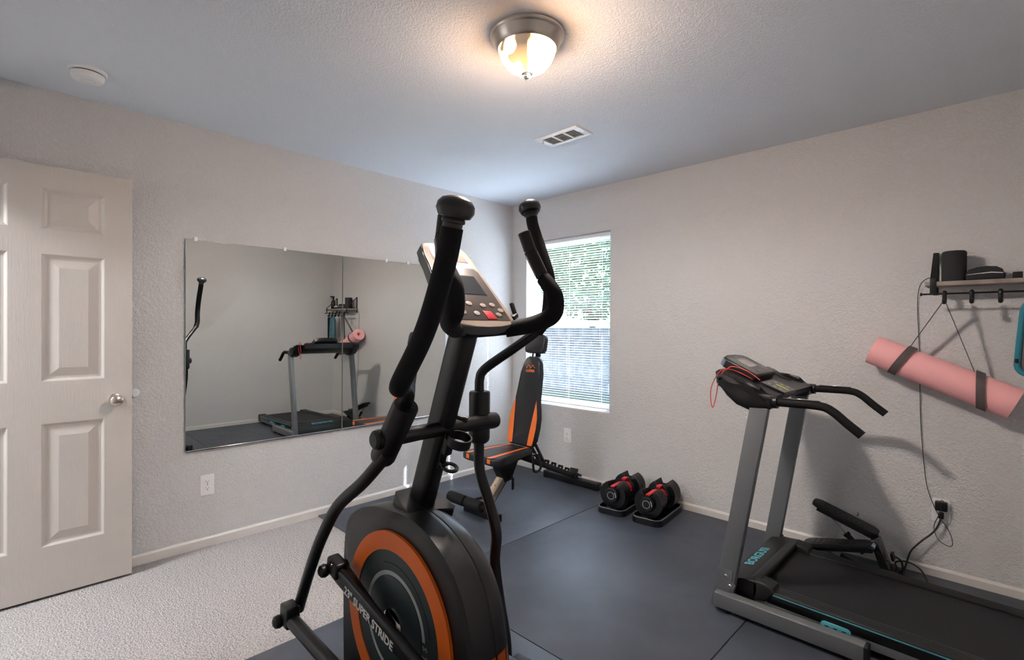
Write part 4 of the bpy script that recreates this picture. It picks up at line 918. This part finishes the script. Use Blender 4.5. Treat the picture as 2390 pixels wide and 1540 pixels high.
b = B(); tube(b, [(2.93, -0.20, 0.13), (2.965, -0.16, 0.10), (2.972, -0.15, 0.05), (2.955, -0.14, 0.024)], 0.005, 10, 6); obj('hose', b, M_cable, st)

# ================================================================== WEIGHT BENCH
BX = 0.815
wb = empty('weight_bench', (BX, -0.6, Z0), 'black and orange adjustable weight bench in the corner by the window', 'weight bench')
b = B(); box(b, (BX-0.005, -1.115, Z0+0.026), (0.335, 0.05, 0.05), b=0.004); ff = obj('front_foot', b, M_steel, wb)
b = B(); box(b, (0.785, -0.100, Z0+0.028), (0.54, 0.055, 0.05), b=0.004); rf = obj('rear_foot', b, M_steel, wb)
for x in (0.53, 1.04):
    b = B(); box(b, (x, -0.100, Z0+0.0285), (0.05, 0.062, 0.057), b=0.006); obj('foot_cap', b, M_black, rf)
M_benchsilver = mat('bench_silver_post', (0.42, 0.36, 0.29), 0.35, 0.5)  # grey metal, with the tan of reflected lamp light put into its colour
b = B(); bar(b, (BX, -1.105, Z0+0.045), (BX, -0.835, 0.33), 0.064, 0.045, hint=(0, 1, 0), bv=0.004); fp = obj('front_post', b, M_benchsilver, wb, label='silver front post')
b = B()
for t_ in (0.25, 0.45, 0.65):
    p = V((BX, -1.105, Z0+0.045)).lerp(V((BX, -0.835, 0.33)), t_)
    lathe(b, [(0, 0), (0.004, 0), (0.004, 0.024), (0, 0.024)], p, (0, -0.72, 0.69), 10)
obj('pin_holes', b, M_hole, fp)
b = B(); bar(b, (BX+0.0, -1.088, Z0+0.03), (BX, -0.815, 0.31), 0.040, 0.03, hint=(0, 1, 0), bv=0.002); obj('post_back', b, M_steel, fp)
b = B(); prism(b, [(-0.12, 0.10), (0.13, 0.10), (0.08, 0.02), (0.03, -0.075), (-0.035, -0.085), (-0.08, 0.0)], (BX, -0.90, 0.29), (0, 1, 0), (0, 0, 1), 0.070, b=0.004); obj('seat_bracket', b, M_steel, wb)
b = B()
prism(b, rrect(0.020, 0.085, 0.009), (BX+0.042, -0.865, 0.185), (0, 1, 0.1), (0, 0, 1), 0.006, b=0.001); lathe(b, [(0, 0), (0.012, 0), (0.014, 0.02), (0, 0.022)], (BX+0.03, -0.885, 0.235), (1, 0, 0), 16); obj('pin_strap', b, M_black, wb)
for k, (x0, x1) in enumerate(((0.575, 0.735), (0.755, 0.905))):
    b = B(); lathe(b, [(0.012, 0), (0.034, 0), (0.037, 0.008), (0.037, x1-x0-0.008), (0.034, x1-x0), (0.012, x1-x0)], (x0, -1.205, 0.115), (1, 0, 0), 26); obj('foam_roller', b, M_foam, wb)
b = B(); tube(b, [(0.565, -1.205, 0.115), (0.93, -1.205, 0.115)], 0.012, 14, 1); bar(b, (0.745, -1.205, 0.115), (BX, -1.02, 0.135), 0.018, 0.018, bv=0.002); obj('roller_bar', b, M_steel, wb)
# seat
sf = [(-0.120, 0.20), (-0.128, 0.10), (-0.165, -0.10), (-0.180, -0.17), (-0.165, -0.205), (-0.12, -0.215), (0.12, -0.215), (0.165, -0.205), (0.180, -0.17), (0.165, -0.10), (0.128, 0.10), (0.120, 0.20)]
sc_ = V((BX, -0.945, 0.405))
b = B(); prism(b, sf, sc_, (1, 0, 0), (0, 1, 0.0), 0.055, b=0.016, seg=4); se = obj('seat_pad', b, M_vinylblk, wb, ang=60)
for s in (-1, 1):
    b = B(); q = [(s*0.070, 0.19), (s*0.092, 0.19), (s*0.120, -0.10), (s*0.126, -0.19), (s*0.120, -0.2165), (s*0.090, -0.2165), (s*0.095, -0.18), (s*0.088, -0.08)]
    prism(b, q if s > 0 else q[::-1], sc_+V((0, 0, 0.0275)), (1, 0, 0), (0, 1, 0), 0.003, b=0.001)
    box(b, sc_+V((s*0.105, -0.2155, 0.004)), (0.030, 0.003, 0.030), b=0.001); obj('seat_stripe', b, M_orvinyl, se, label='orange stripe')
# backrest
Ub = V((0, 0.215, 0.977)).normalized(); Xb = V((1, 0, 0)); bo = V((BX, -0.735, 0.428)); Nb = Ub.cross(Xb)*-1
Nb = V((0, -Ub.z, Ub.y))
hw = [(0.0, 0.095), (0.012, 0.120), (0.05, 0.130), (0.14, 0.138), (0.21, 0.136), (0.27, 0.124), (0.33, 0.108), (0.42, 0.100), (0.54, 0.093), (0.61, 0.084), (0.648, 0.064), (0.662, 0.035)]
pol = [(w, u) for u, w in hw]+[(-w, u) for u, w in hw[::-1]]
b = B(); prism(b, pol, bo-Nb*0.0, Xb, Ub, 0.050, b=0.016, seg=4); bk = obj('backrest', b, M_vinylblk, wb, ang=60)
for s in (-1, 1):
    ed = [(u, w*0.985-0.001) for u, w in hw if 0.01 < u < 0.35]
    inn = [(0.345, 0.1035), (0.20, 0.090), (0.10, 0.080), (0.012, 0.074)]
    pts = [(s*w, u) for u, w in ed]+[(s*w, u) for u, w in inn]
    b = B(); prism(b, pts if s > 0 else pts[::-1], bo+Nb*0.020, Xb, Ub, 0.0135, b=0.003); obj('back_stripe', b, M_orvinyl, bk, label='orange side panel')
b = B(); zz = [(-0.045, 0.0), (-0.022, 0.020), (0.0, -0.004), (0.022, 0.020), (0.045, 0.0)]
lc = bo+Ub*0.575+Nb*0.0262
tube(b, [lc+Xb*p*0.85+Ub*q*0.8 for p, q in zz], 0.0021, 8, 3)
for p, q in zz: lathe(b, [(0, -0.0015), (0.0042, -0.0015), (0.0042, 0.001), (0, 0.001)], lc+Xb*p*0.85+Ub*q*0.8, Nb, 12)
obj('logo_emblem', b, M_orvinyl, bk)
text('logo_lettering', 'LUSPER', 0.026, lc-Ub*0.026-Nb*0.0007, Xb, Ub, M_orvinyl, bk, depth=0.0006, bold=0.0006)
b = B(); hpol = [(-0.085, 0.0), (-0.096, 0.02), (-0.096, 0.10), (-0.085, 0.128), (-0.06, 0.140), (0.06, 0.140), (0.085, 0.128), (0.096, 0.10), (0.096, 0.02), (0.085, 0.0), (0.06, -0.006), (-0.06, -0.006)]
prism(b, hpol, bo+Ub*0.692, Xb, Ub, 0.050, b=0.014, seg=4); hr = obj('headrest', b, M_vinylblk, wb, ang=60)
b = B()
for s in (0,): tube(b, [bo+Ub*0.62+Xb*-0.02, bo+Ub*0.74+Xb*-0.02], 0.007, 12, 1)
bar(b, bo+Ub*0.30-Nb*0.035, bo+Ub*0.78-Nb*0.035, 0.04, 0.02, hint=Nb, bv=0.002); obj('headrest_post', b, M_steel, hr)
b = B(); bar(b, (BX, -0.80, 0.375), (BX, -0.075, 0.062), 0.045, 0.040, hint=(0, 0, 1), bv=0.003); rr_ = obj('rear_rail', b, M_steel, wb)
b = B(); rd = (V((BX, -0.075, 0.062))-V((BX, -0.80, 0.375))).normalized(); rn = V((0, -rd.z, rd.y)); rn = rn if rn.z > 0 else -rn
R_ = Matrix((Xb, rd, rn)).transposed()
for y in (-0.46, -0.375, -0.29, -0.205):
    t_ = (y+0.80)/0.725; p = V((BX, -0.80, 0.375)).lerp(V((BX, -0.075, 0.062)), t_)
    for s in (-1, 1): box(b, p+rn*0.030+Xb*s*0.016, (0.006, 0.022, 0.030), R_, 0.001)
    box(b, p+rn*0.038, (0.036, 0.005, 0.016), R_, 0.001)
box(b, V((BX+0.005, -0.115, 0.105)), (0.075, 0.014, 0.075), R_, 0.003); box(b, V((BX+0.005, -0.078, 0.085)), (0.075, 0.06, 0.02), R_, 0.003)
obj('ladder_rack', b, M_steel, rr_)
b = B()
for s in (-1, 1): bar(b, bo+Ub*0.10-Nb*0.035+Xb*s*0.035, V((BX+s*0.025, -0.52, 0.285)), 0.012, 0.022, hint=(0, 0, 1), bv=0.002)
tube(b, [(BX-0.045, -0.52, 0.283), (BX+0.045, -0.52, 0.283)], 0.008, 12, 1); bar(b, bo+Ub*0.02-Nb*0.035, bo+Ub*0.50-Nb*0.035, 0.05, 0.018, hint=Nb, bv=0.002); obj('back_support', b, M_steel, wb)
b = B(); tube(b, [(BX+0.125, -0.745, 0.375), (BX+0.128, -0.745, 0.30), (BX+0.128, -0.735, 0.265), (BX+0.128, -0.70, 0.258), (BX+0.128, -0.672, 0.268), (BX+0.128, -0.665, 0.30), (BX+0.10, -0.665, 0.372)], 0.009, 12, 5); obj('grip_loop', b, M_black, wb)
b = B(); box(b, (BX, -0.735, 0.368), (0.20, 0.10, 0.018), b=0.002); obj('seat_crossbar', b, M_steel, wb)

# ================================================================== DUMBBELLS
def plate(bm, c, X, Y, r, t, notch=0.020, nd=0.040):
    pts = []
    for k in range(37):
        a = pi/2+0.42+(2*pi-0.84)*k/36; pts.append((r*cos(a), r*sin(a)))
    pts += [(notch, r-nd), (-notch, r-nd)]
    a0 = pts[0]; prism(bm, pts[::-1], c, Y.cross(X)*0+X, Y, t, b=0.0025) if False else prism(bm, pts, c, X, Y, t, b=0.0025)
def make_dumbbell(nm, near, far, label, blabel):
    near, far = V(near), V(far); d = (far-near).normalized(); ln = (far-near).length; Zu = V((0, 0, 1)); X = Zu.cross(d)*-1; X = d.cross(Zu)
    mid = (near+far)/2; Y = Zu
    g = empty('adjustable_dumbbell', (mid.x, mid.y, 0.062), label, 'dumbbell', 'adjustable dumbbells')
    # tray
    cr_ = empty('dumbbell_cradle', (mid.x, mid.y, Z0), blabel, 'dumbbell stand', 'dumbbell cradles')
    b = B(); prism(b, rrect(0.200, ln+0.050, 0.05, 8), V((mid.x, mid.y, Z0+0.007)), X, d, 0.014, b=0.003)
    tr_ = obj('cradle_base', b, M_blacksm, cr_)
    b = B(); ou = rrect(0.210, ln+0.062, 0.055, 8); inr = rrect(0.190, ln+0.042, 0.045, 8); rg = []
    for p, q in zip(ou, inr):
        rg.append([b.verts.new(V((mid.x, mid.y, Z0+h))+X*v[0]+d*v[1]) for v, h in ((p, 0.0), (p, 0.036), (q, 0.040), (q, 0.004))])
    for i in range(len(rg)):
        for j in range(4): b.faces.new((rg[i][j], rg[i][(j+1) % 4], rg[(i+1) % len(rg)][(j+1) % 4], rg[(i+1) % len(rg)][j]))
    obj('cradle_wall', b, M_blacksm, tr_, ang=60)
    b = B(); e = rrect(0.196, ln+0.048, 0.048, 8)
    tube(b, [V((mid.x, mid.y, Z0+0.040))+X*p[0]+d*p[1] for p in e]+[V((mid.x, mid.y, Z0+0.040))+X*e[0][0]+d*e[0][1]], 0.0035, 8, 1, ends=False); obj('cradle_rim', b, mat('grey_rim', (0.10, 0.10, 0.12), 0.3), tr_)
    # plates
    for grp, (s, e_) in enumerate(((0.028, 0.135), (ln-0.120, ln-0.028))):
        k = 6
        for i in range(k):
            t_ = s+(e_-s)*i/(k-1); out_ = i if grp == 0 else k-1-i
            r = (0.083+0.0024*(k-1-out_)) if grp == 0 else 0.100
            b = B(); plate(b, near+d*t_, X, Y, r, 0.0095 if grp == 0 else 0.0125, 0.030, 0.048); obj('weight_plate', b, M_blacksm, g, ang=50)
    b = B(); lathe(b, [(0, -0.012), (0.045, -0.012), (0.050, -0.006), (0.050, 0.010), (0, 0.010)], near+d*0.006, d, 32); obj('selector_dial', b, M_blacksm, g)
    b = B(); lathe(b, [(0, -0.010), (0.050, -0.010), (0.050, 0.006), (0.045, 0.012), (0, 0.012)], far-d*0.006, d, 32); obj('selector_dial', b, M_blacksm, g)
    b = B(); ringm(b, 0.023, 0.026, near-d*0.0068, X, Y, 0.002, n=36); obj('dial_ring', b, M_lightgrey, g)
    b = B(); tube(b, [near+d*0.14, near+d*(ln/2-0.03), near+d*(ln/2+0.03), far-d*0.14], [0.016, 0.018, 0.018, 0.016], 20, 4); obj('grip_handle', b, M_foam, g)
    b = B(); tube(b, [near, far], 0.010, 14, 1); obj('inner_bar', b, M_chrome, g)
    b = B(); box(b, near+d*0.080+Y*0.056, (0.030, 0.125, 0.010), Matrix((X, d, X.cross(d))).transposed(), 0.002); obj('weight_label', b, M_red, g)
    b = B(); prism(b, [(0.026*cos(a), 0.0+0.052*sin(a)) if False else ((0.053 if j % 2 else 0.046)*cos(a), (0.053 if j % 2 else 0.046)*sin(a)) for j, a in enumerate([k*2*pi/24 for k in range(24)])], far-d*0.150, X, Y, 0.018, b=0.001); obj('red_disc', b, M_red, g)
    b = B(); prism(b, circ(0.066, 32), far-d*0.136, X, Y, 0.010, b=0.001); obj('inner_flange', b, M_black, g)
    b = B(); box(b, far-d*0.155+Y*0.068, (0.030, 0.050, 0.014), Matrix((X, d, X.cross(d))).transposed(), 0.002); obj('lock_tab', b, M_red, g)
    b = B()
    for a in (-0.1, 0.15, 0.4, 0.65): box(b, near-d*0.0065+(X*cos(a)+Y*sin(a))*0.038, (0.005, 0.001, 0.006), Matrix((X, d, X.cross(d))).transposed())
    obj('dial_numbers', b, M_print, g)
make_dumbbell('a', (1.405, -0.455, 0.136), (1.365, -0.085, 0.136), 'left one of two black adjustable dumbbells, next to the bench foot', 'black cradle under the left dumbbell, next to the bench foot')
make_dumbbell('b', (1.668, -0.440, 0.136), (1.630, -0.070, 0.136), 'right one of two black adjustable dumbbells, nearer the treadmill', 'black cradle under the right dumbbell, nearer the treadmill')
